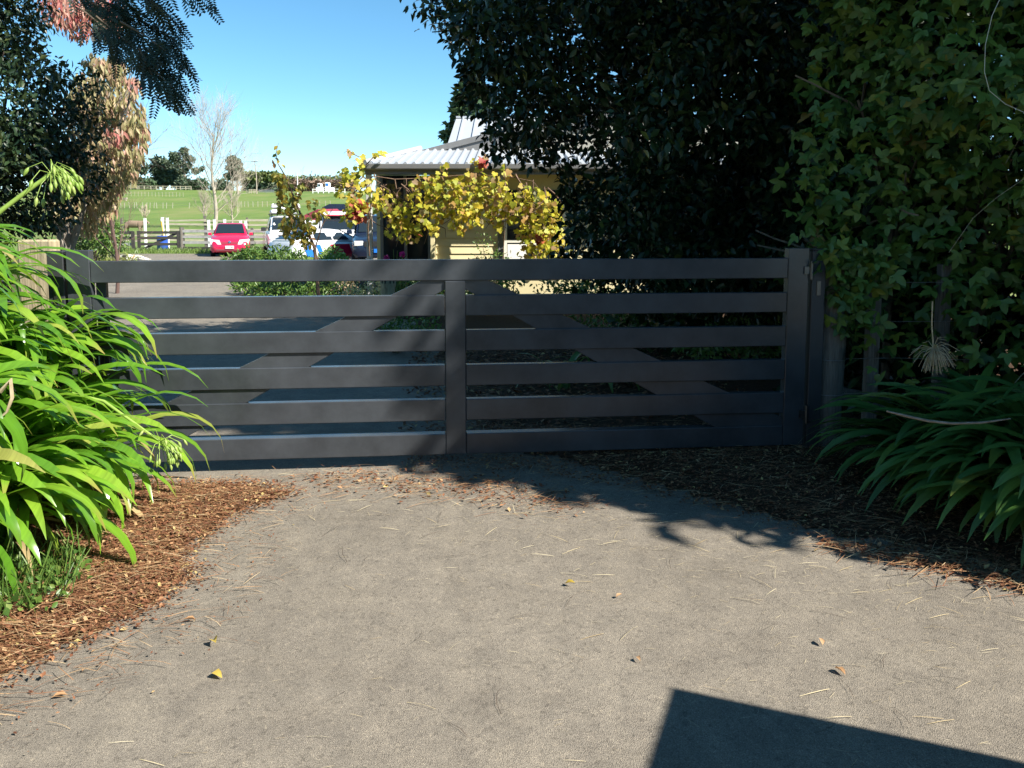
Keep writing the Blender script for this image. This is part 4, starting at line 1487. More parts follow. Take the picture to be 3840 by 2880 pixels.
# young fruit tree
M_fruit = leafmat('yellowing_leaf', [(0, (.42, .30, .05)), (.35, (.45, .36, .05)), (.6, (.30, .30, .06)), (.8, (.14, .2, .05)), (1, (.45, .22, .08))], rough=.5, trans=.4)
FY = 13.6
ft = thing('fruit_tree', 'slim young fruit tree with yellowing leaves in front of the parked vehicles', 'tree', tuple(Vector((atY(1195, 1000, FY).x, FY, 0))))
b = MB()
b.tube([(ft.location.x, FY, 0), atY(1180, 930, FY), atY(1150, 860, FY), atY(1110, 760, FY), atY(1070, 660, FY), atY(1040, 610, FY), atY(1035, 575, FY), atY(1045, 535, FY)], [.035, .028, .022, .017, .012, .008, .006, .003], 7)
for pl in ([(1180, 935), (1210, 840), (1250, 780)], [(1150, 860), (1090, 800), (1060, 770)], [(1110, 760), (1150, 690), (1170, 640)], [(1195, 980), (1165, 900), (1155, 850)], [(1070, 660), (1045, 700), (1050, 750)]):
    b.tube([atY(x, y, FY) for x, y in pl], [.014, .010, .004], 5)
b.build('trunk', M_cane, ft, world=True, smooth=50)
cl = []
for x, y, r in [(1050, 655, 22), (1060, 690, 26), (1075, 730, 28), (1055, 770, 26), (1090, 790, 30), (1110, 740, 22), (1080, 830, 28), (1120, 860, 26), (1150, 900, 24), (1070, 860, 26), (1140, 820, 26), (1170, 760, 20), (1050, 720, 20), (1130, 700, 18), (1200, 800, 22), (1100, 890, 20), (1160, 850, 24)]:
    c = atY(x, y, FY + random.uniform(-.15, .15))
    rr = r / FPX * FY
    cl.append((c.x, c.y, c.z, rr, rr, rr))
P, u = in_clumps(cl, 520, .1)
P2 = np.array([tuple(atY(x, y, FY)) for x, y in ((1035, 575), (1030, 590), (1045, 600), (1050, 560), (1040, 545), (1028, 610), (1055, 615), (1020, 600))])
P = np.concatenate([P, P2])
d, n = frames(len(P), 1.0, face=(.2, -1, .4), facew=.9)
foliage(ft, P, d, n, rng.uniform(.07, .125, len(P)), T_simple(.6, .08, .12), M_fruit, 300)

# far-left shrubs and flax
px_shrub('rose_shrub', 'rounded dark green shrub below the autumn tree', 335, 24.0, 185, 2.35, 2600, .13, M_shr, base=.35)
for k, (sx, Y, s, lab) in enumerate([(260, 26, 1.0, 'clump of arching grass under the left shrub, nearest the gate post'), (350, 26.5, .95, 'clump of yellow-green arching grass in the middle below the left shrub'), (430, 27.5, .85, 'clump of arching grass by the sleeping dog')]):
    c = atY(sx, 950, Y)
    t = thing('grass_clump', lab, 'plant', (c.x, Y, .03), 0, 'grass clumps under the left shrub')
    strap_clump(t, [(c.x - .45, Y, .03), (c.x, Y - .2, .03), (c.x + .45, Y + .1, .03)], 26, strap_set(leafmat('grass_blade', [(0, (.14, .2, .04)), (1, (.34, .34, .12))]), 6, L=(.9, 1.2), W=(.03, .05)), scale=(.7 * s, 1.05 * s))
# ------------------------------------------------------------ vehicles
M_tyre = mat('tyre_rubber', (.02, .02, .02), .8, .2)
M_rim = mat('alloy_rim', (.5, .5, .52), .3, .5, metal=.8)
M_lamp = mat('headlamp_lens', (.62, .62, .60), .08, .8, coat=.5)
M_tail = mat('tail_lamp', (.35, .01, .01), .15, .6)
M_black = mat('black_plastic', (.02, .02, .022), .5, .4)
M_white = mat('white_paint', (.78, .79, .80), .25, .5, coat=.6)
M_red = mat('crimson_paint', (.55, .012, .06), .25, .5, coat=.8)
M_plate = mat('plate_white', (.75, .75, .72), .5)
M_wind = mat('windscreen_glass', (.015, .022, .028), .04, .7)
M_chrome = mat('chrome', (.7, .7, .72), .12, .5, metal=1.0)
M_amber = mat('amber_lens', (.7, .18, .01), .2, .6)
M_blue = mat('blue_stripe', (.02, .16, .55), .3, .5)
M_navy = mat('navy_paint', (.012, .02, .045), .22, .5, coat=.6)


def text_mesh(name, s, size, m, parent, loc, rot):
    cu = bpy.data.curves.new(name, 'FONT')
    cu.body = s
    cu.size = size
    cu.align_x = 'CENTER'
    cu.align_y = 'CENTER'
    cu.extrude = .002
    tmp = bpy.data.objects.new(name + '_tmp', cu)
    COL.objects.link(tmp)
    dg = bpy.context.evaluated_depsgraph_get()
    me = bpy.data.meshes.new_from_object(tmp.evaluated_get(dg))
    bpy.data.objects.remove(tmp, do_unlink=True)
    o = link(name, me, None, parent)
    me.materials.clear()
    me.materials.append(m)
    o.location = loc
    o.rotation_euler = rot
    return o


def wheel(parent, x, y, r, w):
    t = MB()
    prof = [(r * .62, -w / 2), (r * .93, -w / 2), (r, -w * .3), (r, w * .3), (r * .93, w / 2), (r * .62, w / 2)]
    b = MB().lathe(prof, n=20)
    b.v = [(z, px_, py_) for px_, py_, z in b.v]
    o = b.build('wheel', M_tyre, parent, smooth=40)
    o.location = (x, y, r)
    sgn = 1 if x > 0 else -1
    c = MB()
    c.lathe([(.06, 0), (r * .6, 0), (r * .64, .02), (.05, .035)], n=16)
    c.v = [(sgn * (z + w * .38), a_, b_) for a_, b_, z in c.v]
    c.build('rim', M_rim, o, smooth=40)
    return o


def loft_sec(y, hw, zl, zs, zc, rnd=.1):
    h = [(hw * .9, zl), (hw, zl + .12), (hw, (zl + zs) / 2), (hw * .985, zs - .08), (hw * .9, zs), (hw * .45, zc), ]
    return [(x, y, z) for x, z in h] + [(-x, y, z) for x, z in reversed(h)]


def cab_sec(y, hb, ht, z0, z1):
    h = [(hb, z0), (hb * .99, z0 + (z1 - z0) * .5 * 0 + .0), (ht, z1 - .05), (ht * .86, z1), (ht * .4, z1 + .015)]
    return [(x, y, z) for x, z in h] + [(-x, y, z) for x, z in reversed(h)]


def quad_part(name, pts, m, parent, th=.012):
    a, b_, c, d_ = [Vector(p) for p in pts]
    n = (b_ - a).cross(d_ - a).normalized()
    return MB().prism([a, b_, c, d_], n * th).build(name, m, parent)


def vehicle(name, label, cat, loc, yaw, body, cab, paint, W, wheels, wr=.31, ww=.2, front=True):
    """local frame: front towards -Y. body: stations (y, hw, zl, zs, zc); cab: (y, hb, ht, z0, z1)"""
    t = thing(name, label, cat, loc, yaw)
    MB().loft([loft_sec(*s) for s in body]).build('body', paint, t, smooth=38)
    MB().loft([cab_sec(*s) for s in cab]).build('cabin', paint, t, smooth=30)
    s0, s1, s2, s3 = cab[0], cab[1], cab[-2], cab[-1]

    def pane(nm, A, B, k0, k1, f):
        (ya, hba, hta, z0a, z1a), (yb, hbb, htb, z0b, z1b) = A, B
        za, zb_ = z1a, z1b
        wa, wb = hta * k0, htb * k1
        return [(-wa, ya, za), (wa, ya, za), (wb, yb, zb_), (-wb, yb, zb_)]
    ws = pane('windscreen', s0, s1, .90, .88, 1)
    ws = [Vector(p) for p in ws]
    nn_ = (ws[1] - ws[0]).cross(ws[3] - ws[0]).normalized() * .022
    b0_, b1_, t1_, t0_ = ws
    ws = [b0_.lerp(t0_, .06) + nn_, b1_.lerp(t1_, .06) + nn_, b1_.lerp(t1_, .95) + nn_, b0_.lerp(t0_, .95) + nn_]
    quad_part('windscreen', ws, M_wind, t, .01)
    rw = pane('rear_window', s3, s2, .85, .85, -1)
    rw = [Vector(p) for p in rw]
    rw = [rw[1], rw[0], rw[3], rw[2]]
    nn_ = (rw[1] - rw[0]).cross(rw[3] - rw[0]).normalized() * .022
    b0_, b1_, t1_, t0_ = rw
    rw = [b0_.lerp(t0_, .06) + nn_, b1_.lerp(t1_, .06) + nn_, b1_.lerp(t1_, .92) + nn_, b0_.lerp(t0_, .92) + nn_]
    quad_part('rear_window', rw, M_wind, t, .01)
    for sg in (-1, 1):
        a = s1
        b_ = s2
        m_ = (a[0] + b_[0]) / 2
        for y0, y1, in ((s0[0] * .35 + a[0] * .65, m_ - .03), (m_ + .03, b_[0] + (s3[0] - b_[0]) * .25)):
            zlo, zhi = a[3] + .04, a[4] - .09
            f = .99
            xb = lambda z: sg * (a[1] + (a[2] - a[1]) * (z - a[3]) / max(.01, (a[4] - .05 - a[3])) + .006)
            q = [(xb(zlo), y0, zlo), (xb(zlo), y1, zlo), (xb(zhi), y1, zhi), (xb(zhi), max(y0, a[0] - .02) if y0 < a[0] else y0, zhi)]
            quad_part('side_window', q if sg > 0 else [q[1], q[0], q[3], q[2]], M_wind, t, .008)
    for (y, sgn_) in [(w, s) for w in wheels for s in (-1, 1)]:
        wheel(t, sgn_ * (W / 2 - ww / 2 - .01), y, wr, ww)
    return t


def mirror(t, x, y, z, m, s=1.0):
    for sg in (-1, 1):
        MB().box((sg * (x + .09 * s), y, z), (.17 * s, .09 * s, .125 * s), taper=.85).build('door_mirror', m, t, bevel=.02)


# red hatchback
yawR = -math.atan2(-12.1, 33.75) * .72
red = vehicle('parked_car', 'bright red hatchback parked nose-on beside the white pickup', 'car', (-13.02, 37.2, .0), R(17),
              [(-2.08, .62, .26, .50, .52), (-2.0, .74, .20, .66, .68), (-1.8, .82, .18, .76, .79), (-1.2, .845, .18, .88, .95), (-.75, .8475, .18, .93, 1.0), (.9, .8475, .18, .95, 1.0), (1.7, .83, .2, .95, .98), (2.0, .78, .25, .86, .9), (2.07, .70, .3, .7, .72)],
              [(-.95, .74, .70, .92, .97), (-.25, .76, .585, .93, 1.43), (.1, .77, .60, .93, 1.47), (1.2, .77, .585, .93, 1.44), (1.85, .72, .66, .92, 1.0)], M_red, 1.695, (-1.3, 1.28))
for sg in (-1, 1):
    MB().loft([[(sg * .34, -2.10, .54), (sg * .78, -1.99, .55), (sg * .84, -1.86, .77), (sg * .42, -2.02, .74)], [(sg * .36, -1.80, .58), (sg * .70, -1.7, .59), (sg * .76, -1.7, .78), (sg * .44, -1.8, .74)]]).build('headlight', M_lamp, red)
mirror(red, .80, -.62, .98, M_red)
MB().prism([(-.34, -2.085, .56), (.34, -2.085, .56), (.40, -2.04, .66), (-.40, -2.04, .66)], (0, .05, 0)).build('grille', mat('dark_red_grille', (.22, .01, .03), .4), red)
MB().prism([(-.55, -2.10, .28), (.55, -2.10, .28), (.62, -2.07, .36), (-.62, -2.07, .36)], (0, .04, 0)).build('air_intake', mat('dark_intake', (.12, .008, .02), .5), red)
_o = MB().lathe([(.05, 0), (.058, .012), (.02, .02)], n=16).build('emblem', M_chrome, red)
_o.location = (0, -2.06, .645)
_o.rotation_euler = (R(80), 0, 0)
pl_ = MB().box((0, -2.115, .42), (.36, .015, .125)).build('number_plate', M_plate, red, bevel=.004)
text_mesh('plate_lettering', 'FAZ580', .10, M_black, pl_, (0, -2.124, .42), (R(90), 0, 0))
MB().box((0, -.30, 1.30), (.2, .03, .06)).build('rear_view_mirror', M_black, red)

# white pickup
pk = vehicle('pickup_truck', 'white double-cab pickup with loaded roof rack next to the red car', 'pickup', (-10.15, 36.1, 0), R(20),
             [(-2.6, .70, .42, .72, .74), (-2.5, .84, .34, .92, .95), (-2.2, .90, .32, 1.04, 1.08), (-1.1, .915, .32, 1.12, 1.18), (0, .9175, .32, 1.13, 1.16), (2.5, .9175, .34, 1.12, 1.12), (2.62, .88, .4, 1.05, 1.05)],
             [(-1.25, .80, .76, 1.08, 1.14), (-.45, .84, .66, 1.10, 1.74), (0, .85, .68, 1.10, 1.80), (1.2, .85, .66, 1.10, 1.78), (1.5, .84, .70, 1.10, 1.2)], M_white, 1.835, (-1.6, 1.5), .37, .25)
MB().prism([(-.45, -2.60, .80), (.45, -2.60, .80), (.52, -2.50, .99), (-.52, -2.50, .99)], (0, .05, 0)).build('grille', M_black, pk)
for z in (.83, .885, .94):
    MB().box((0, -2.605 + (z - .8) * .5, z), (.96, .02, .02)).build('grille_bar', M_chrome, pk)
_o = MB().lathe([(.07, 0), (.08, .015), (.03, .025)], n=16).build('emblem', M_chrome, pk)
_o.location = (0, -2.62, .89)
_o.rotation_euler = (R(85), 0, 0)
for sg in (-1, 1):
    MB().loft([[(sg * .50, -2.62, .80), (sg * .86, -2.47, .80), (sg * .93, -2.30, 1.02), (sg * .55, -2.54, 1.0)], [(sg * .5, -2.3, .82), (sg * .82, -2.2, .82), (sg * .88, -2.1, 1.0), (sg * .55, -2.3, .98)]]).build('headlight', M_lamp, pk)
    _o = MB().lathe([(.02, 0), (.07, .01), (.10, .0)], n=14).build('fog_lamp', M_lamp, pk)
    _o.location = (sg * .68, -2.585, .52)
    _o.rotation_euler = (R(90), 0, 0)
MB().box((0, -1.75, 1.13), (.62, .55, .09), taper=.8).build('bonnet_scoop', M_white, pk, bevel=.02)
MB().box((0, -2.03, 1.115), (.56, .02, .045)).build('scoop_mouth', M_black, pk)
MB().box((0, -2.62, .45), (1.2, .03, .12)).build('air_intake', M_black, pk)
mirror(pk, .90, -.75, 1.22, M_black, 1.3)
text_mesh('windscreen_number', '6', .26, M_plate, pk, (-.58, -1.02, 1.44), (R(38), 0, 0))
rk = MB()
for y in (-.3, .5, 1.2):
    rk.box((0, y, 1.88), (1.35, .05, .04))
for sg in (-1, 1):
    rk.box((sg * .65, .45, 1.87), (.05, 1.9, .05))
    for y in (-.25, 1.15):
        rk.box((sg * .62, y, 1.82), (.05, .06, .12))
rk.build('roof_rack', M_black, pk)
for k, (x, y, z, sx, sy, sz) in enumerate([(-.36, -.2, 1.99, .62, .5, .16), (.25, 0, 2.02, .5, .6, .24), (.05, .7, 2.04, 1.0, .6, .28), (.5, .5, 2.24, .4, .5, .22), (-.3, .7, 2.25, .5, .5, .20)]):
    ld = MB().box((0, 0, sz / 2), (sx, sy, sz), Euler((0, 0, random.uniform(-.3, .3))), taper=.85).build('wrapped_bundle', mat('white_wrap', (.7, .7, .7), .7, var=.1), None, bevel=.04)
    c_, s_ = math.cos(R(20)), math.sin(R(20))
    ld.location = (-10.15 + x * c_ - y * s_, 36.0 + x * s_ + y * c_, z - sz / 2)
    ld.rotation_euler = (0, 0, R(20))
    tag(ld, ['flat white bundle at the front left of the pickup roof rack', 'white bundle in the middle front of the roof rack', 'long white bundle across the roof rack', 'small white bundle on top, right side of the rack load', 'small white bundle on top, left side of the rack load'][k], 'bundle', 'white bundles on the pickup roof rack')

# liveried hatchback, seen from behind
ht = vehicle('parked_car', 'white hatchback with blue and red livery seen from its tail', 'car', (-7.05, 30.4, -.06), R(180 - 38),
             [(-2.1, .62, .25, .5, .52), (-1.9, .80, .18, .70, .74), (-1.1, .86, .18, .84, .92), (.9, .87, .18, .9, .95), (1.6, .85, .2, .92, .96), (2.0, .80, .25, .85, .88), (2.1, .72, .32, .66, .68)],
             [(-1.0, .76, .72, .88, .93), (-.2, .78, .58, .9, 1.30), (.2, .78, .60, .9, 1.34), (.8, .78, .58, .9, 1.30), (1.95, .74, .68, .88, .94)], M_white, 1.74, (-1.3, 1.3))
for sg in (-1, 1):
    MB().loft([[(sg * .40, 2.075, .70), (sg * .76, 1.98, .70), (sg * .80, 1.92, .84), (sg * .42, 2.0, .84)], [(sg * .4, 1.9, .7), (sg * .76, 1.8, .7), (sg * .8, 1.75, .84), (sg * .42, 1.85, .84)]]).build('tail_light', M_tail, ht)
MB().box((0, 2.11, .56), (.36, .015, .12)).build('number_plate', M_plate, ht)
for sg in (-1, 1):
    for k, (y0, y1, m) in enumerate(((1.2, 1.5, M_blue), (.75, .95, M_blue), (-.6, .3, M_red), (-1.6, -1.3, M_blue))):
        q = [(sg * .875, y0, .28), (sg * .875, y1, .28), (sg * .868, y1 + .22, .78), (sg * .868, y0 + .22, .78)]
        quad_part('livery_stripe', q if sg > 0 else [q[1], q[0], q[3], q[2]], m, ht, .006)
mirror(ht, .80, -.6, .95, M_black)

# white van with visor
vn2 = vehicle('parked_van', 'white van with red trim and a bright glint on its windscreen', 'van', (-7.1, 33.4, 0), R(12),
              [(-2.3, .70, .4, .7, .72), (-2.22, .84, .3, .92, .94), (-1.9, .90, .28, 1.08, 1.12), (-1.4, .92, .28, 1.2, 1.24), (2.2, .92, .3, 1.25, 1.25), (2.3, .88, .35, 1.2, 1.2)],
              [(-1.6, .84, .80, 1.12, 1.18), (-1.0, .88, .80, 1.2, 1.86), (-.6, .89, .82, 1.2, 1.95), (2.0, .89, .82, 1.2, 1.95), (2.28, .88, .80, 1.2, 1.3)], M_white, 1.84, (-1.5, 1.5), .33, .22)
MB().box((0, -1.16, 1.86), (1.5, .30, .10), Euler((R(12), 0, 0))).build('sun_visor', M_white, vn2, bevel=.02)
MB().box((0, -1.32, 1.795), (1.5, .03, .03)).build('visor_trim', M_red, vn2)
for sg in (-1, 1):
    MB().box((sg * .66, -2.27, .80), (.30, .06, .17)).build('headlight', M_lamp, vn2, bevel=.015)
    MB().box((sg * .66, -2.31, .60), (.26, .04, .07)).build('indicator', M_amber, vn2, bevel=.01)
MB().box((0, -2.29, .80), (.9, .05, .14)).build('grille', M_black, vn2)
MB().prism([(-.9, -1.97, 1.07), (.1, -2.05, 1.02), (.1, -2.26, .93), (-.84, -2.24, .93)], (0, -.006, .012)).build('bonnet_stripe', M_red, vn2)
mirror(vn2, .92, -1.15, 1.35, M_white, 1.2)
# navy four-wheel drive
nv = vehicle('parked_car', 'dark navy four-wheel drive in shade left of the veranda post', 'car', (-4.75, 28.6, 0), R(10),
             [(-2.2, .72, .42, .75, .78), (-2.1, .86, .36, .95, .98), (-1.7, .90, .34, 1.05, 1.1), (-.9, .92, .34, 1.12, 1.16), (2.1, .92, .36, 1.15, 1.15), (2.25, .86, .42, 1.05, 1.05)],
             [(-1.0, .82, .78, 1.1, 1.15), (-.45, .86, .72, 1.12, 1.74), (0, .87, .74, 1.12, 1.80), (1.7, .87, .72, 1.12, 1.78), (2.15, .86, .78, 1.12, 1.2)], M_navy, 1.84, (-1.4, 1.4), .36, .24)
MB().box((0, -2.19, .82), (1.0, .05, .18)).build('grille', M_black, nv)
for sg in (-1, 1):
    MB().box((sg * .68, -2.15, .84), (.3, .08, .17)).build('headlight', M_lamp, nv, bevel=.015)
MB().box((0, -2.23, .60), (.38, .015, .13)).build('number_plate', M_blue, nv)
mirror(nv, .90, -.7, 1.2, M_navy, 1.2)

# horse float and tarpaulin trailer behind
hf = thing('horse_float', 'navy horse float with a red square outline on its back', 'trailer', (-8.75, 40.6, 0), R(10))
b = MB()
prof = [(-.95, .55), (-.95, 1.9), (-.8, 2.25), (-.45, 2.42), (.45, 2.42), (.8, 2.25), (.95, 1.9), (.95, .55)]
b.loft([[(x, y, z) for x, z in prof] for y in (0, 3.0)])
b.build('box', M_navy, hf, smooth=30)
for x0, x1, z0, z1 in ((-.42, .42, 2.02, 2.08), (-.42, .42, 1.32, 1.38), (-.42, -.36, 1.38, 2.02), (.36, .42, 1.38, 2.02)):
    MB().box(((x0 + x1) / 2, -.012, (z0 + z1) / 2), (x1 - x0, .02, z1 - z0)).build('red_outline', mat('red_line', (.5, .03, .03), .5), hf)
MB().box((0, -.02, .98), (1.6, .04, .7)).build('ramp', M_navy, hf, bevel=.01)
for x in (-.9, .9):
    wheel(hf, x, 1.6, .33, .2)
tt = thing('tarp_trailer', 'white flat trailer under a peaked maroon tarpaulin', 'trailer', (-8.75, 37.7, 0), -R(10))
MB().box((0, 0, 1.25), (1.9, 2.4, .7)).build('bed', M_white, tt, bevel=.03)
MB().loft([[(-.9, -1.1, 1.60), (.9, -1.1, 1.60), (.62, -1.1, 1.82), (.1, -1.1, 2.1), (-.5, -1.1, 1.86)], [(-.9, 1.1, 1.60), (.9, 1.1, 1.60), (.6, 1.1, 1.82), (.15, 1.1, 2.15), (-.45, 1.1, 1.9)]]).build('tarpaulin', mat('maroon_tarp', (.25, .03, .05), .7, var=.15, vscale=4, bump=.4, bscale=4), tt, smooth=50)
for x in (-.9, .9):
    wheel(tt, x, .1, .33, .2)
    MB().box((x * .7, .1, .62), (.1, 1.8, .6)).build('chassis', M_black, tt)

# panel van parked beside the camera: only its shadow reaches the picture
VA = -R(21.5)
pv_h = 2.05
corner = Vector((.546 + 1.15 * .872 * pv_h, 2.611 - 1.15 * .49 * pv_h, 0))
pv = thing('panel_van', 'white panel van parked just right of the viewpoint, throwing the sharp shadow at lower right', 'van', corner, VA)


def vb(c, s, name, m, parent=pv, bev=0.0):
    return MB().box(c, s).build(name, m, parent, bevel=bev)


MB().prism([(0, 0, .35), (0, -3.4, .35), (0, -4.3, .45), (0, -4.35, .95), (0, -3.7, 1.15), (0, -3.1, pv_h - .02), (0, 0, pv_h)], (1.75, 0, 0)).build('body', M_white, pv)
for x in (.445, 1.305):
    vb((x, .012, 1.15), (.82, .02, 1.45), 'rear_door', M_white, bev=.006)
    vb((x, .03, 1.62), (.6, .015, .4), 'rear_window', M_wind)
    vb((x, .03, .62), (.16, .02, .2), 'tail_light', M_tail)
quad_part('windscreen', [(.12, -3.72, 1.17), (1.63, -3.72, 1.17), (1.63, -3.16, 1.92), (.12, -3.16, 1.92)], M_wind, pv)
for x in (-.006, 1.756):
    vb((x, -2.7, 1.5), (.015, .8, .45), 'side_window', M_wind)
for y in (-.8, -3.5):
    for x in (.13, 1.62):
        wheel(pv, x, y, .33, .22)

# ------------------------------------------------------------ yard fences
M_dark = mat('dark_stained_timber', (.035, .032, .03), .8, .2, col2=(.075, .07, .065), vscale=6, stretch=(1, 8, 8))
M_rail = mat('bleached_rail', (.27, .24, .17), .85, .15, col2=(.55, .50, .38), vscale=3, stretch=(.6, 6, 6))
M_greyrail = mat('grey_rail', (.24, .23, .22), .85, .15, col2=(.42, .41, .40), vscale=4)
M_whitepost = mat('white_painted_post', (.82, .82, .80), .5, .3, var=.08)
BY = 39.8


def yard(sx, sy, Y=BY):
    return atY(sx, sy, Y)


bg = thing('farm_gate', 'dark timber five-bar farm gate beside the red car', 'gate', (yard(595, 940).x, BY, 0))
x0, x1 = yard(515, 900).x, yard(675, 900).x
for x in (x0 + .08, x1 - .08):
    MB().box((x, BY, .55), (.15, .06, 1.06)).build('stile', M_dark, bg, world=True)
for z in (1.0, .73, .42, .12):
    MB().box(((x0 + x1) / 2, BY + .01, z), (x1 - x0 - .3, .04, .13)).build('bar', M_dark, bg, world=True)
L = math.hypot(x1 - x0 - .4, .8)
MB().box(((x0 + x1) / 2, BY + .045, .55), (L, .025, .12), Euler((0, -math.atan2(.8, x1 - x0 - .4), 0))).build('brace', M_dark, bg, world=True)
fl = thing('board_fence', 'dark board fence panel left of the farm gate', 'fence', (yard(470, 940).x, BY, 0))
xa, xb2 = yard(380, 900).x, yard(507, 900).x
for z in (1.0, .72, .42, .15):
    MB().box(((xa + xb2) / 2 - .1, BY + .02, z), (xb2 - xa, .04, .15)).build('board', M_dark if z != .42 else M_greyrail, fl, world=True)
for x in (xb2 - .1, xb2 - 1.2, xa):
    MB().box((x, BY - .02, .53), (.17, .06, 1.06)).build('post', M_dark, fl, world=True)
fr = thing('board_fence', 'grey board fence between the farm gate and the red car', 'fence', (yard(730, 940).x, BY, 0))
xa, xb2 = yard(684, 900).x, yard(1000, 900).x
for z, m in ((1.06, M_greyrail), (.78, M_greyrail), (.5, M_greyrail), (.22, M_dark)):
    MB().box(((xa + xb2) / 2, BY + .02, z), (xb2 - xa, .04, .13)).build('board', m, fr, world=True)
for k, x in enumerate(np.arange(xa, xb2, 1.15)):
    MB().box((x, BY + .07, .6), (.13, .1, 1.25)).build('post', M_wood, fr, world=True)
gp = wood_post('gate_post', 'grey timber post hanging the dark farm gate', (yard(681, 900).x - .02, BY + .05, 0), .09, 1.25, M_wood)
# pale rail fence with tall white posts
RY = 46.0
rf = thing('rail_fence', 'bleached rail fence along the paddock behind the cars', 'fence', (atY(780, 900, RY).x, RY, 0))
xa, xb2 = atY(300, 900, RY).x, atY(1420, 900, RY).x
x = xa
k = 0
while x < xb2:
    for z in (.45, .75, 1.05, 1.35, 1.6):
        if atY(540, 900, RY).x < x + 1.0 or z < .9:
            MB().box((x + 1.2, RY + random.uniform(-.01, .01), z + random.uniform(-.03, .03)), (2.5, .05, random.uniform(.08, .13)), Euler((0, random.uniform(-.02, .02), 0))).build('rail', M_rail, rf, world=True)
    MB().box((x, RY + .06, .88), (.11, .09, 1.76 + .2 * (k % 3 == 0))).build('post', M_wood, rf, world=True)
    x += 2.4
    k += 1
for k, (sx, y0, Yp) in enumerate(((423, 822, 44.6), (543, 820, 44.8), (609, 816, 44.5), (627, 818, 44.5), (782, 826, 44.8), (804, 824, 44.8), (842, 823, 44.8), (902, 829, 44.8), (921, 829, 44.8))):
    p = atY(sx, y0, Yp)
    lab = ['white upright post by the left shrub', 'white upright post at the cow\'s head', 'left one of the two white posts above the farm gate', 'right one of the two white posts above the farm gate', 'white post above the red car\'s left roof edge', 'white post just left of the red car roof centre', 'white post over the middle of the red car roof', 'white post right of the red car roof', 'white post between the red car and the pickup mirror'][k]
    t = thing('white_post', lab, 'post', (p.x, Yp, 0), 0, 'white posts along the paddock rails')
    MB().box((0, 0, p.z / 2), (.12, .12, p.z)).build('upright', M_whitepost, t, bevel=.01)
    MB().box((0, 0, p.z + .01), (.135, .135, .02)).build('cap', M_whitepost, t)
yp = thing('leaning_pole', 'yellow pole leaning between the two white posts', 'pole', tuple(atY(618, 905, 44.4)))
yp.location.z = 0
MB().tube([(0, 0, 0), (-.16, .02, 1.65)], .035, 8).build('shaft', mat('yellow_paint', (.65, .38, .03), .5), yp)
MB().tube([(-.15, .02, 1.55), (-.162, .02, 1.68)], .037, 8).build('tip', M_whitepost, yp)
dr = thing('blue_drum', 'blue plastic drum behind the dark farm gate', 'drum', (atY(608, 880, 41.5).x, 41.5, 0))
MB().lathe([(.24, 0), (.27, .05), (.27, .3), (.285, .32), (.27, .34), (.27, .6), (.285, .62), (.27, .64), (.26, .78), (.22, .80)], n=20).build('barrel', mat('blue_plastic', (.03, .09, .42), .4), dr, smooth=40)
MB().lathe([(.05, .80), (.05, .825)], n=12).build('bung', M_black, dr)

# ------------------------------------------------------------ animals


def skin_body(name, verts, edges, m, parent, sub=2):
    me = bpy.data.meshes.new(name)
    me.from_pydata([v[:3] for v in verts], edges, [])
    o = link(name, me, m, parent)
    sk = o.modifiers.new('Skin', 'SKIN')
    sk.use_smooth_shade = True
    for i, v in enumerate(verts):
        r = v[3]
        me.skin_vertices[0].data[i].radius = r if hasattr(r, '__len__') else (r, r)
    me.skin_vertices[0].data[0].use_root = True
    sb = o.modifiers.new('Sub', 'SUBSURF')
    sb.levels = sub
    sb.render_levels = sub
    return o


cowY = 80.0
cz = float(hill(-35, cowY))
cp_ = atY(503, 850, cowY)
M_cow = mat('dun_cow_hide', (.17, .12, .085), .85, .15, col2=(.27, .20, .145), vscale=1.5)
cow = thing('cow', 'dun brown cow standing side-on behind the paddock fence', 'cow', (cp_.x, cowY, cz))
cv = [(0, 0, .95, (.36, .40)), (.45, 0, .97, (.33, .38)), (.75, 0, 1.02, (.24, .30)), (1.0, 0, 1.16, (.15, .18)), (1.2, 0, 1.26, (.13, .15)), (1.45, -.05, 1.12, (.10, .11)), (1.58, -.06, 1.02, (.085, .085)),
      (-.45, 0, .98, (.33, .38)), (-.75, 0, 1.02, (.26, .30)), (-.92, 0, 1.04, (.14, .16)),
      (.62, -.2, .72, .14), (.62, -.21, .42, .075), (.62, -.21, .20, .055), (.64, -.21, .03, .06),
      (.60, .2, .72, .14), (.66, .21, .42, .075), (.66, .21, .20, .055), (.68, .21, .03, .06),
      (-.70, -.2, .75, .17), (-.78, -.21, .48, .085), (-.74, -.21, .22, .055), (-.72, -.21, .03, .06),
      (-.66, .2, .75, .17), (-.74, .21, .48, .085), (-.68, .21, .22, .055), (-.66, .21, .03, .06)]
ce = [(0, 1), (1, 2), (2, 3), (3, 4), (4, 5), (5, 6), (0, 7), (7, 8), (8, 9), (2, 10), (10, 11), (11, 12), (12, 13), (2, 14), (14, 15), (15, 16), (16, 17), (8, 18), (18, 19), (19, 20), (20, 21), (8, 22), (22, 23), (23, 24), (24, 25)]
skin_body('body', cv, ce, M_cow, cow)
M_dk = mat('dark_hair', (.03, .025, .02), .9)
MB().tube([(-.80, 0, 1.22), (-.93, 0, 1.14), (-.97, 0, .8), (-.98, 0, .5), (-.97, 0, .36)], [.035, .028, .022, .05, .02], 7).build('tail', M_dk, cow, smooth=50)
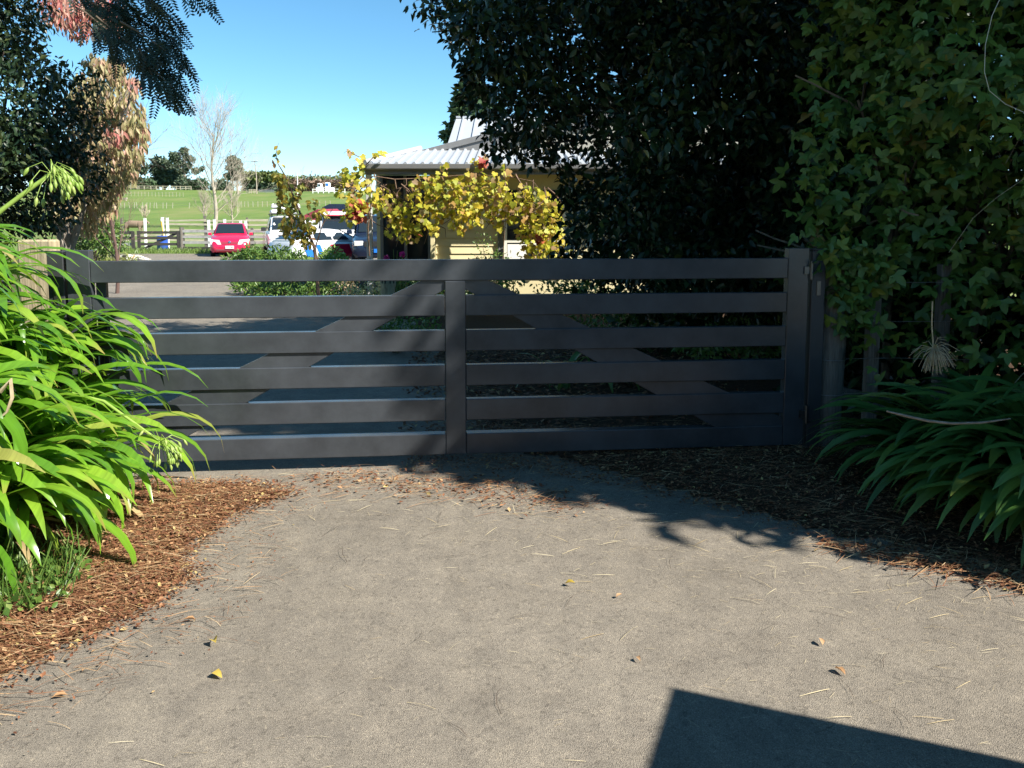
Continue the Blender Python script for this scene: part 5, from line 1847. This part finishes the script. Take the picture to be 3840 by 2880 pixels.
for sg in (-1, 1):
    MB().loft([[(1.16, sg * .10, 1.34), (1.22, sg * .10, 1.34), (1.20, sg * .12, 1.38)], [(1.12, sg * .22, 1.33), (1.2, sg * .22, 1.33), (1.16, sg * .22, 1.40)], [(1.14, sg * .32, 1.30), (1.16, sg * .32, 1.30), (1.15, sg * .32, 1.32)]]).build('ear', M_cow, cow, smooth=60)
MB().box((1.50, -.06, 1.06), (.12, .15, .12)).build('muzzle', mat('pale_muzzle', (.5, .45, .4), .8), cow, bevel=.03)

dY = 32.2
dp = atY(487, 962, dY)
M_dog = bpy.data.materials.new('dog_coat')
M_dog.use_nodes = True
_n, _l = M_dog.node_tree.nodes, M_dog.node_tree.links
_tc = _n.new('ShaderNodeTexCoord')
_sp = _n.new('ShaderNodeSeparateXYZ')
_l.new(_tc.outputs['Object'], _sp.inputs[0])
_rp = _n.new('ShaderNodeValToRGB')
_mr = _n.new('ShaderNodeMapRange')
_mr.inputs['From Min'].default_value = -.6
_mr.inputs['From Max'].default_value = .75
_l.new(_sp.outputs['X'], _mr.inputs['Value'])
_l.new(_mr.outputs[0], _rp.inputs['Fac'])
_e = _rp.color_ramp.elements
_rp.color_ramp.interpolation = 'CONSTANT'
for _i in range(5):
    _e.new(.1 * (_i + 1))
for _i, (_p, _c) in enumerate(((0, (.6, .5, .4)), (.10, (.42, .22, .1)), (.17, (.7, .66, .6)), (.25, (.03, .025, .02)), (.40, (.72, .68, .62)), (.56, (.45, .26, .14)), (.62, (.72, .68, .62)))):
    _e[_i].position = _p
    _e[_i].color = lin(_c)
_l.new(_rp.outputs[0], _n['Principled BSDF'].inputs['Base Color'])
_n['Principled BSDF'].inputs['Roughness'].default_value = .9
dog = thing('dog', 'white, black and tan dog asleep on its side on the driveway', 'dog', (dp.x, dY, 0))
dv = [(0, 0, .12, (.13, .12)), (-.22, .02, .13, (.14, .13)), (-.36, .03, .12, (.09, .085)), (-.46, .02, .10, (.085, .085)), (-.55, -.03, .085, (.055, .05)), (-.62, -.07, .075, (.035, .035)),
      (.22, 0, .11, (.11, .105)), (.36, .02, .11, (.10, .10)), (.50, .05, .06, .03), (.66, .10, .04, .02), (.80, .12, .03, .012),
      (-.12, -.14, .07, .05), (.10, -.20, .04, .03), (.33, -.22, .035, .026), (-.14, -.10, .15, .05), (.12, -.16, .12, .03), (.36, -.15, .06, .026),
      (.45, -.12, .07, .06), (.62, -.14, .04, .03), (.82, -.12, .035, .026), (.42, -.06, .16, .06), (.60, -.06, .10, .03), (.78, -.05, .05, .026)]
de = [(0, 1), (1, 2), (2, 3), (3, 4), (4, 5), (0, 6), (6, 7), (7, 8), (8, 9), (9, 10), (1, 11), (11, 12), (12, 13), (1, 14), (14, 15), (15, 16), (7, 17), (17, 18), (18, 19), (7, 20), (20, 21), (21, 22)]
skin_body('body', dv, de, M_dog, dog)
MB().loft([[(-.42, -.02, .17), (-.47, -.03, .17), (-.44, .02, .19)], [(-.38, -.07, .13), (-.46, -.08, .12), (-.42, -.05, .15)], [(-.40, -.10, .06), (-.44, -.11, .06), (-.42, -.09, .08)]]).build('ear', mat('tan_fur', (.35, .17, .07), .9), dog, smooth=60)
MB().lathe([(.012, 0), (.016, .01), (.006, .02)], (-.585, -.06, .075), 8).build('nose', M_black, dog)
# ------------------------------------------------------------ paddock and skyline
M_mac = leafmat('dark_conifer', [(0, (.055, .08, .055)), (.6, (.08, .115, .07)), (1, (.12, .15, .085))], rough=.6, trans=.1)
M_hedge = leafmat('yellow_green_hedge', [(0, (.07, .11, .03)), (1, (.17, .2, .06))], rough=.6, trans=.15)
M_bare = mat('bare_grey_bark', (.24, .20, .16), .9, .1, col2=(.40, .35, .29), vscale=2)
M_brown = leafmat('brown_twig_mass', [(0, (.14, .095, .07)), (1, (.28, .20, .15))], rough=.8, trans=.1)
px_tree('conifer_tree', 'broad rounded dark conifer on the skyline left of the open pine', [(595, 605, 22), (615, 612, 20), (590, 635, 28), (625, 640, 30), (655, 640, 25), (600, 670, 32), (640, 670, 32), (570, 690, 25), (670, 680, 28)], 288, 5000, 1.3, M_mac, trunkx=620, r0=.7)
px_tree('pine_tree', 'tall open-crowned pine on the skyline with bare pale trunk', [(690, 566, 15), (660, 585, 16), (642, 580, 9), (700, 590, 14), (670, 610, 16), (705, 620, 12), (650, 600, 11), (722, 600, 9), (735, 640, 12), (690, 640, 14), (755, 632, 8)], 282, 2600, 1.0, M_mac, trunkx=697, r0=.5, trunkm=M_bare)
px_tree('conifer_tree', 'dark conifer on the skyline just right of the bare poplar', [(872, 600, 17), (888, 612, 15), (892, 635, 17), (870, 628, 18), (882, 655, 20), (860, 660, 16)], 292, 2400, 1.2, M_mac, trunkx=876, r0=.5, trunkm=M_bare)
px_tree('conifer_tree', 'leaning grey-green tree partly hidden by the autumn leaves', [(500, 620, 22), (525, 600, 18), (480, 640, 25), (530, 640, 16), (545, 625, 10)], 280, 1500, 1.1, M_mac, trunkx=505, r0=.6)
for k, (x, y, r, lab) in enumerate([(455, 690, 20, 'low dark shrubbery behind the grey shed'), (500, 685, 24, 'shrubby dark tree right of the small white-roofed shed'), (545, 690, 22, 'low bushy tree below the broad conifer, left side'), (700, 690, 22, 'low bushy tree under the open pine'), (745, 690, 20, 'low bushy tree left of the bare poplar'), (830, 695, 20, 'low bushy tree right of the bare poplar')]):
    px_tree('bushy_tree', lab, [(x, y, r * 1.3), (x - r * .9, y + 6, r), (x + r * .9, y + 5, r), (x, y + 14, r * 1.2)], 279 + k * .9, 1300, 1.2, M_mac if k % 2 else M_con, r0=.3, group='low trees along the skyline')


def bare_tree(name, label, sx, Y, ytop, spread=.5, depth=4, kids=(3, 4), r0=.25, up=.35, nlow=6, m=M_bare, group=None, rad_min=1.0):
    b0 = atY(sx, 826, Y)
    gz = float(hill(b0.x, Y))
    top = atY(sx, ytop, Y).z
    h = top - gz
    t = thing(name, label, 'tree', (b0.x, Y, gz), 0, group)
    b = MB()
    pts = [Vector((b0.x + .015 * h * math.sin(i * 1.3), Y, gz - .1 + h * .86 * i / 6)) for i in range(7)]
    b.tube(pts, [r0 * (1 - .13 * i) for i in range(7)], 8)
    b.build('trunk', m, t, world=True, smooth=50)
    c = MB()
    for k in range(nlow * 3):
        f = .16 + .84 * (k / (nlow * 3))
        i0 = min(int(f * 6), 5)
        q = pts[i0].lerp(pts[i0 + 1], f * 6 - i0)
        a = random.uniform(0, 2 * math.pi)
        dv_ = Vector((math.cos(a), math.sin(a), .55 + 1.1 * f))
        branching(c, q, dv_, h * (.20 - .07 * f) * spread * 2, r0 * .30 * rad_min, depth - 1, .5, 4, up, kids, None, .7)
    c.build('crown', m, t, world=True)
    return t


bare_tree('bare_tree', 'tall leafless poplar standing in the paddock behind the red car', 806, 100, 440, spread=1.0, depth=4, kids=(3, 4), r0=.27, nlow=12, rad_min=.5)
bare_tree('bare_tree', 'sprawling leafless tree beside the dark hedge on the crest', 895, 240, 655, spread=.95, depth=4, kids=(3, 4), r0=.4, nlow=5, up=.05)
bare_tree('bare_tree', 'leafless twiggy tree behind the red autumn leaves', 425, 17.5, 440, spread=.9, depth=4, kids=(3, 4), r0=.045, nlow=6, up=.15, m=mat('red_brown_twig', (.10, .06, .05), .9))
bare_tree('bare_bush', 'small leafless bush alone on the slope above the cow', 545, 118, 778, spread=1.1, depth=3, kids=(4, 5), r0=.12, nlow=6, up=.5, m=mat('pale_twig', (.42, .35, .26), .9))
bare_tree('bare_tree', 'low leafless willow scrub right of the paddock poplar', 870, 112, 720, spread=1.0, depth=4, kids=(3, 4), r0=.14, nlow=5, up=.3)
bare_tree('bare_tree', 'low leafless scrub left of the paddock poplar', 765, 108, 735, spread=1.0, depth=4, kids=(3, 4), r0=.14, nlow=5, up=.3)
for k, sx in enumerate((1040, 1062, 1085, 1112, 1140, 1158, 1178, 1200, 1222, 1243, 1262, 1282, 1300)):
    bare_tree('poplar', ['first bare poplar of the far row, next to the hedge', 'second bare poplar from the hedge in the far row', 'third bare poplar from the hedge', 'fourth bare poplar from the hedge', 'tallest bare poplar of the far row', 'sixth bare poplar from the hedge', 'seventh bare poplar from the hedge', 'eighth bare poplar from the hedge', 'ninth bare poplar from the hedge', 'fourth bare poplar from the vine-covered house corner', 'third bare poplar from the house corner', 'second bare poplar from the house corner', 'bare poplar nearest the house corner'][k], sx, 300, 612 if k == 4 else random.uniform(632, 655), spread=.5, depth=2, kids=(2, 3), r0=.16, nlow=4, group='bare poplars on the far skyline', rad_min=.8)


def far_hedge(name, label, x0, x1, y0, y1, Y, n, size, m, dm=None):
    a, b_ = atY(x0, y1, Y), atY(x1, y1, Y)
    gz = float(hill((a.x + b_.x) / 2, Y))
    t = thing(name, label, 'hedge', ((a.x + b_.x) / 2, Y, gz), 0)
    zt = atY(x0, y0, Y).z
    P = np.stack([rng.uniform(a.x, b_.x, n), Y + rng.normal(size=n) * 1.2, gz + (zt - gz) * (.0 + rng.random(n) ** .7)], 1)
    P[:, 2] -= .5 * np.sin(P[:, 0] * .7) ** 2
    if dm is not None:
        up = P[:, 2] > gz + (zt - gz) * .45
        d, nn = frames(len(P), .2)
        s_ = rng.uniform(size * .6, size * 1.3, len(P))
        leaf_mesh('foliage', P[up], d[up], nn[up], s_[up], T_quad(.6), m, t, kind='stuff')
        low = ~up
        leaf_mesh('inner_foliage', P[low], d[low], nn[low], s_[low], T_quad(.6), dm, t, kind='stuff')
    else:
        d, nn = frames(n, .2)
        leaf_mesh('foliage', P, d, nn, rng.uniform(size * .6, size * 1.3, n), T_quad(.6), m, t, kind='stuff')
    b = MB()
    for x in np.arange(a.x, b_.x, 2.5):
        b.tube([(x, Y, gz - .1), (x + .2, Y, gz + (zt - gz) * .6)], [.18, .08], 5)
    b.build('trunk', M_bark, t, world=True)
    return t


far_hedge('shelterbelt', 'tall clipped yellow-green shelterbelt behind the power pole', 912, 1045, 645, 722, 292, 4500, 1.2, M_hedge, M_mac)
far_hedge('orchard_hedge', 'brownish leafless hedge below the row of bare poplars', 1040, 1330, 676, 722, 296, 4500, 1.2, M_brown)
far_hedge('orchard_hedge', 'pale green hedge line behind the bare poplars', 1035, 1330, 660, 700, 312, 3000, 1.2, M_hedge)


def on_hill(sx, Y):
    p = atY(sx, 800, Y)
    return Vector((p.x, Y, float(hill(p.x, Y))))


pp = thing('power_pole', 'wooden power pole with a crossarm standing before the shelterbelt', 'power pole', on_hill(965, 244))
MB().tube([(0, 0, -.2), (.05, 0, 5), (-.3, 0, 9.9)], [.2, .17, .13], 8).build('pole', M_bare, pp, smooth=50)
MB().box((-.3, -.15, 9.6), (2.2, .12, .14)).build('crossarm', M_bark, pp)
for x in (-1.2, -.5, .2, .6):
    MB().lathe([(.05, 0), (.08, .1), (.04, .22)], (x, -.15, 9.67), 8).build('insulator', M_whitepost, pp)
wl_ = MB()
for x in (-1.2, .6):
    wl_.tube([(x, -.15, 9.8), (x - 18, -6, 7.6), (x - 40, -12, 8.2)], .025, 4)
wl_.build('wire', M_black, pp)
p2 = thing('white_pole', 'pale bare pole rising above the young fruit tree', 'pole', on_hill(1118, 200))
MB().tube([(0, 0, -.2), (.05, 0, 6.3)], [.14, .10], 8).build('shaft', M_whitepost, p2, smooth=50)
MB().tube([(0, 0, -.2), (0, 0, .4)], [.2, .18], 8).build('collar', M_wood, p2)

M_batten = mat('grey_batten', (.36, .33, .26), .9, .1)


def post_fence(name, label, xs_, Y, h, m, rails=0, w=.10, lean=.06, railm=None):
    mid = on_hill(sum(xs_) / len(xs_), Y)
    t = thing(name, label, 'fence', mid)
    prev = None
    for sx in xs_:
        p = on_hill(sx, Y)
        l_ = random.uniform(-lean, lean)
        MB().box((p.x + l_ * h / 2, Y, p.z + h / 2), (w, w, h), Euler((0, l_, 0))).build('post', m, t, world=True)
        if prev is not None and rails:
            for k in range(rails):
                z = h * (.35 + .55 * k / max(1, rails - 1))
                a, b_ = Vector((prev.x, Y - .06, prev.z + z)), Vector((p.x, Y - .06, p.z + z))
                MB().prism([a + Vector((0, 0, -.08)), b_ + Vector((0, 0, -.08)), b_ + Vector((0, 0, .08)), a + Vector((0, 0, .08))], (0, .05, 0)).build('rail', railm or m, t, world=True)
        elif prev is not None:
            for z in (h * .5, h * .9):
                MB().tube([prev + Vector((0, 0, z)), p + Vector((0, 0, z))], .012, 3).build('wire', M_wire, t, world=True)
        prev = p
    return t


post_fence('wire_fence', 'row of thin leaning battens across the middle of the green slope', [418, 430, 442, 455, 468, 487, 505, 515, 537, 551, 563, 578, 589, 612, 625, 648, 710], 160, 1.15, M_batten, w=.09, lean=.12)
post_fence('wire_fence', 'faint upper batten fence below the skyline trees', list(range(430, 700, 13)), 215, 1.2, M_batten, w=.07)
post_fence('wire_fence', 'thin batten fence right of the paddock poplar above the pickup', [880, 892, 905, 918, 932, 950, 968, 985, 1003, 1180, 1200, 1222, 1240], 165, 1.15, M_batten, w=.085)
post_fence('rail_fence', 'cream railed fence along the crest in front of the sheds', [424, 450, 476, 495, 518], 270, 1.35, M_rail, rails=3, w=.22, lean=0, railm=mat('cream_rail', (.62, .53, .3), .7))
post_fence('rail_fence', 'low broken cream rails on the crest below the broad conifer', [525, 545, 570, 590, 615, 635, 650, 665, 680, 700, 720], 271, 1.25, M_rail, rails=2, w=.2, lean=.05)
post_fence('rail_fence', 'short cream panel fence beside the power pole', [928, 936, 945, 955, 963], 246, 1.3, M_rail, rails=3, w=.2, lean=0)
post_fence('pipe_gate', 'grey pipe gate right of the power pole', [973, 1000, 1030], 247, 1.2, M_wire, rails=4, w=.1, lean=0)
post_fence('rail_fence', 'white rails in front of the bare poplars', [1175, 1195, 1215, 1235, 1255, 1275, 1295], 250, 1.4, M_whitepost, rails=2, w=.2, lean=0)
for k, (sx, w_, h_, lab) in enumerate(((1207, 1.9, 1.3, 'white parked trailer among the far white rails, left one'), (1236, 2.0, 1.6, 'white parked trailer with a blue panel, right one'))):
    p = on_hill(sx, 256)
    t = thing('far_trailer', lab, 'trailer', p)
    MB().box((0, 0, 1.0), (w_ * 1.6, 2.2, 1.2)).build('bed', M_white, t, bevel=.1)
    MB().box((-.4, 0, 1.6 + h_ / 2), (w_ * .7, 2.0, h_)).build('box', M_white, t, bevel=.2)
    MB().box((-.4, -1.02, 1.6 + h_ * .55), (w_ * .4, .04, h_ * .5)).build('panel', M_blue if k else M_glass, t)

sh = thing('farm_shed', 'grey gable-roofed shed on the crest at far left', 'shed', on_hill(412, 286))
MB().box((0, 0, 1.1), (7.0, 6, 2.2)).build('wall', mat('shed_wall', (.16, .14, .13), .8), sh)
MB().prism([(-4.2, -3.4, 2.1), (4.2, -3.4, 2.1), (2.2, 0, 4.9), (-4.2, 0, 4.9)], (0, 0, .12)).build('roof', mat('grey_iron', (.26, .28, .29), .6), sh)
MB().prism([(-4.2, 3.4, 2.1), (4.2, 3.4, 2.1), (2.2, 0, 4.9), (-4.2, 0, 4.9)], (0, 0, -.12)).build('roof', mat('grey_iron_back', (.26, .28, .29), .6), sh)
s2 = thing('farm_shed', 'small pale-roofed open shed right of the grey shed', 'shed', on_hill(466, 284))
MB().prism([(-2.4, -2, 1.3), (2.4, -2, 1.3), (2.4, 0, 2.2), (-2.4, 0, 2.2)], (0, 0, .1)).build('roof', M_roof, s2)
MB().prism([(-2.4, 2, 1.3), (2.4, 2, 1.3), (2.4, 0, 2.2), (-2.4, 0, 2.2)], (0, 0, -.1)).build('roof', M_roof, s2)
for x in (-2.1, 0, 2.1):
    MB().box((x, -1.7, .65), (.18, .18, 1.3)).build('post', M_bark, s2)
MB().box((0, 1.6, .6), (4.4, .1, 1.2)).build('wall', M_bark, s2)
tr = thing('feed_trough', 'grey feed trough tipped on the upper slope', 'trough', on_hill(461, 190))
MB().loft([[(-1.1, -.4, .35), (-1.1, .4, .35), (-1.1, .3, .0), (-1.1, -.3, .0)], [(1.1, -.4, .75), (1.1, .4, .75), (1.1, .3, .4), (1.1, -.3, .4)]]).build('tub', M_bare, tr)
MB().box((.9, 0, .2), (.15, .6, .45)).build('leg', M_bare, tr)

# ------------------------------------------------------------ litter on the ground
M_flake = leafmat('bark_and_leaf_flake', [(0, (.08, .032, .018)), (.35, (.15, .062, .032)), (.65, (.22, .095, .048)), (.82, (.33, .17, .085)), (.92, (.45, .29, .155)), (.985, (.46, .35, .13)), (1, (.05, .025, .016))], rough=.7, trans=.15, spec=.25)
M_needle = leafmat('dry_needle', [(0, (.17, .07, .035)), (.4, (.28, .14, .07)), (.8, (.42, .27, .14)), (1, (.55, .43, .26))], rough=.6, trans=.1, spec=.3)
M_twd = leafmat('dark_twig', [(0, (.035, .022, .016)), (1, (.10, .065, .045))], rough=.8, trans=0)
T_needle = (np.array([(-.011, 0, 0), (.011, 0, 0), (.013, .35, .035), (-.009, .35, .03), (.035, .7, .035), (.015, .7, .03), (.085, 1, 0), (.07, 1, 0)], float), [(0, 1, 2, 3), (3, 2, 4, 5), (5, 4, 6, 7)])
T_curl = (np.array([(-.012, 0, 0), (.012, 0, 0), (.03, .35, .03), (.008, .35, .03), (.11, .65, .04), (.09, .67, .04), (.27, .88, .01), (.25, .9, .01)], float), [(0, 1, 2, 3), (3, 2, 4, 5), (5, 4, 6, 7)])


def flat_frames(N, tilt=.25, along=None, spread=math.pi):
    a = rng.uniform(-spread, spread, N) if along is None else along + rng.normal(size=N) * spread
    d = np.stack([np.cos(a), np.sin(a), rng.normal(size=N) * tilt], 1)
    d = norm(d)
    n = np.stack([rng.normal(size=N) * tilt, rng.normal(size=N) * tilt, np.ones(N)], 1)
    n = n - d * np.sum(n * d, axis=1, keepdims=True)
    return d, norm(n)


def sample_poly(poly, N, fuzz=0.0):
    xs_ = [p[0] for p in poly]
    ys_ = [p[1] for p in poly]
    out = np.zeros((0, 2))
    while len(out) < N:
        q = np.stack([rng.uniform(min(xs_), max(xs_), N), rng.uniform(min(ys_), max(ys_), N)], 1)
        q = q[inside(poly, q[:, 0], q[:, 1])]
        out = np.concatenate([out, q])
    out = out[:N]
    if fuzz:
        out = out + rng.normal(size=out.shape) * fuzz
    return out


visL = [(-1.90, 2.1), (-1.80, 2.58), (-1.71, 2.78), (-1.58, 2.98), (-1.46, 3.22), (-1.42, 3.42), (-1.56, 3.71), (-1.53, 4.01), (-1.50, 4.2), (-1.40, 4.38), (-1.25, 4.55), (-1.55, 4.74), (-2.6, 4.72), (-2.75, 3.6), (-2.3, 2.6)]


def litter(name, label, poly, nfl, nne, zf, fuzz=.05, sz=(.012, .04), szn=(.05, .13), mf=M_flake, pal=None):
    t = thing(name, label, 'leaf litter', (sum(p[0] for p in poly) / len(poly), sum(p[1] for p in poly) / len(poly), 0))
    del t['category']
    t['kind'] = 'stuff'
    q = sample_poly(poly, nfl, fuzz)
    z = zf(q[:, 0], q[:, 1], np.where(inside(poly, q[:, 0], q[:, 1]), edge_dist(poly, q[:, 0], q[:, 1]), 0))
    z = np.maximum(z, .004)
    d, n = flat_frames(nfl, .33)
    leaf_mesh('flakes', np.stack([q[:, 0], q[:, 1], z + rng.random(nfl) * .022], 1), d, n, rng.uniform(*sz, nfl), T_quad(.55, .12), mf, t, kind='stuff')
    q = sample_poly(poly, nne, fuzz * 1.3)
    z = zf(q[:, 0], q[:, 1], np.where(inside(poly, q[:, 0], q[:, 1]), edge_dist(poly, q[:, 0], q[:, 1]), 0))
    z = np.maximum(z, .004)
    d, n = flat_frames(nne, .10, along=.25, spread=.6)
    flip = rng.random(nne) < .5
    d[flip] *= -1
    leaf_mesh('needles', np.stack([q[:, 0], q[:, 1], z + .006 + rng.random(nne) * .022], 1), d, n, rng.uniform(*szn, nne), T_needle, M_needle, t, kind='stuff')
    return t


litter('leaf_litter', 'rust brown leaf and needle litter spilling from the left bed', visL, 26000, 9000, zL, sz=(.008, .030), szn=(.04, .12))
fringeL = [(-2.0, 2.15), (-1.5, 2.35), (-1.1, 3.0), (-1.05, 3.4), (-1.2, 4.2), (-.75, 4.62), (-1.4, 4.85), (-1.7, 3.6), (-1.75, 2.9)]
litter('leaf_litter', 'thin scatter of litter along the edge of the left bed', fringeL, 420, 420, lambda x, y, e: 0.003 + 0 * x, fuzz=.06, sz=(.006, .018))
visR = [(2.6, 3.2), (2.29, 3.42), (2.02, 3.60), (1.67, 3.84), (1.25, 4.15), (.75, 4.60), (.2, 4.95), (-.7, 5.05), (-.5, 6.2), (2.2, 6.3), (3.4, 5.2), (3.2, 3.4)]
litter('leaf_litter', 'shaded brown litter around the right plant and under the gate', visR, 20000, 8000, zR, sz=(.009, .032))
litter('leaf_litter', 'dark litter on the bed behind the gate', [(-.8, 5.6), (-1.1, 9), (-1.2, 11), (2.5, 11), (2.4, 5.6)], 6000, 2200, zR, sz=(.03, .07), szn=(.08, .2))
# straw-coloured needles scattered over the asphalt
sc = thing('pine_needles', 'pale needles scattered across the sunlit asphalt', 'pine needles', (.5, 3.6, 0))
del sc['category']
sc['kind'] = 'stuff'
M_straw = leafmat('straw_needle', [(0, (.36, .26, .13)), (.4, (.52, .42, .24)), (1, (.70, .62, .42))], rough=.5, trans=.1)
K = 2100
pts = []
while len(pts) < K:
    x, y = random.uniform(-2.2, 2.4), random.uniform(2.1, 5.0)
    if y < 3.4 and x < -1.2:
        continue
    e = 4.85 - .58 * (x + .3)           # distance from the shade edge
    w = math.exp(-abs(y - e + .35) / .42) + .05
    if x > -1.4 and random.random() < w:
        pts.append((x, y, .006 + random.random() * .003))
P = np.array(pts)
d, n = flat_frames(K, .04, along=.15, spread=.55)
fl_ = rng.random(K) < .5
d[fl_] *= -1
half = rng.random(K) < .7
sz = np.where(rng.random(K) < .84, rng.uniform(.02, .05, K), rng.uniform(.06, .13, K))
leaf_mesh('short_needles', P[half], d[half], n[half], sz[half], (T_needle[0] * np.array([.8, 1, 1]), T_needle[1]), M_straw, sc, kind='stuff')
T_thin = T_curl[0].copy()
T_thin[0::2, 0] = T_thin[1::2, 0] - .012
leaf_mesh('curled_needles', P[~half], d[~half], n[~half], sz[~half], (T_thin, T_curl[1]), M_straw, sc, kind='stuff')
# dense drift along the shade edge
dr_ = [(-1.35, 4.78), (-.2, 4.42), (.35, 4.25), (.5, 4.4), (.1, 4.75), (-.8, 4.98), (-1.2, 4.98)]
litter('leaf_litter', 'golden drift of needles along the edge of the shade', dr_, 500, 700, lambda x, y, e: .005 + 0 * x, fuzz=.08, szn=(.04, .14))
litter('leaf_litter', 'sunlit bright litter at the far right where the shade ends', [(2.5, 3.15), (2.05, 3.42), (1.6, 3.72), (1.5, 3.85), (2.0, 3.70), (2.6, 3.35)], 900, 900, lambda x, y, e: .006 + 0 * x, fuzz=.05, szn=(.04, .15))
tw = thing('dark_twigs', 'thin dark curved twigs strewn over the asphalt', 'twigs', (.2, 3.4, 0))
del tw['category']
tw['kind'] = 'stuff'
T_thin = T_curl[0].copy()
T_thin[0::2, 0] = T_thin[1::2, 0] - .011
K = 64
P = np.array([(random.uniform(-1.2, 2.0), random.uniform(2.35, 4.5), .008) for _ in range(K)])
d, n = flat_frames(K, .05)
leaf_mesh('twigs', P, d, n, rng.uniform(.06, .22, K), (T_thin * np.array([1, 1, 1]), T_curl[1]), M_twd, tw, kind='stuff')
# a few single fallen leaves
M_fall = leafmat('fallen_yellow_leaf', [(0, (.50, .36, .06)), (1, (.6, .45, .12))], rough=.5, trans=.2)
M_fallb = leafmat('fallen_brown_leaf', [(0, (.34, .19, .09)), (1, (.45, .28, .15))], rough=.6, trans=.15)
falls = [((800, 2410), .055, M_fall, 'curled yellow leaf on the asphalt right of the left litter bed'), ((795, 2535), .05, M_fall, 'folded pale yellow leaf nearest the left foreground'), ((2118, 2198), .045, M_fall, 'small upright yellow leaf alone in the middle of the asphalt'), ((255, 2618), .045, M_fallb, 'tan fallen leaf at the lower left edge of the litter'), ((735, 2335), .04, M_fallb, 'reddish leaf just off the left litter edge'), ((2310, 2250), .03, M_fallb, 'pale brown scrap right of the lone yellow leaf'), ((3085, 2430), .035, M_fallb, 'brown leaf on the asphalt at the right, above the van shadow'), ((3130, 2515), .045, M_fallb, 'torn brown leaf above the slanting shadow edge'), ((2385, 2475), .03, M_fallb, 'cream scrap of leaf left of the slanting shadow')]
for k, ((sx, sy), s, m, lab) in enumerate(falls):
    p = gnd(sx, sy)
    me = tpl_mesh('fallen_leaf', T_simple(.55, .22, .15), m, random.random())
    o = link('fallen_leaf', me, None, None, (p.x, p.y, .012))
    o.rotation_euler = (random.uniform(.1, .5), random.uniform(-.3, .3), random.uniform(0, 6.28))
    o.scale = (s * 1.1, s * 1.1, s * 1.1)
    tag(o, lab, 'leaf', 'single fallen leaves on the asphalt')
# weeds and grass at the foot of the left clump
wd = thing('weeds', 'small green weeds and grass at the foot of the left clump', 'weeds', (-2.0, 3.2, 0))
del wd['category']
wd['kind'] = 'stuff'
q = sample_poly([(-2.35, 2.9), (-1.95, 3.0), (-1.85, 3.3), (-2.0, 3.55), (-2.4, 3.5)], 900, .05)
d, n = frames(900, -.6)
leaf_mesh('weed_leaves', np.stack([q[:, 0], q[:, 1], zL(q[:, 0], q[:, 1], 1.0) + rng.random(900) * .05], 1), d, n, rng.uniform(.02, .05, 900), T_simple(.6), M_shr, wd, kind='stuff')
d, n = frames(500, -1.6)
leaf_mesh('grass_blades', np.stack([q[:500, 0], q[:500, 1], zL(q[:500, 0], q[:500, 1], 1.0)], 1), d, n, rng.uniform(.08, .22, 500), T_needle, M_shr, wd, kind='stuff')
# grass verge under the farm fence
gv = thing('grass_verge', 'strip of rough grass under the farm gate', 'grass', (-16, 39.3, 0))
del gv['category']
gv['kind'] = 'stuff'
K = 9000
P = np.stack([rng.uniform(-24, -4, K), rng.uniform(38.5, 40.6, K), np.zeros(K)], 1)
d, n = frames(K, -1.6)
leaf_mesh('grass_blades', P, d, n, rng.uniform(.10, .30, K), (T_needle[0] * np.array([3.5, 1, 1]), T_needle[1]), leafmat('verge_grass', [(0, (.09, .17, .03)), (1, (.2, .27, .07))], trans=.25), gv, kind='stuff')
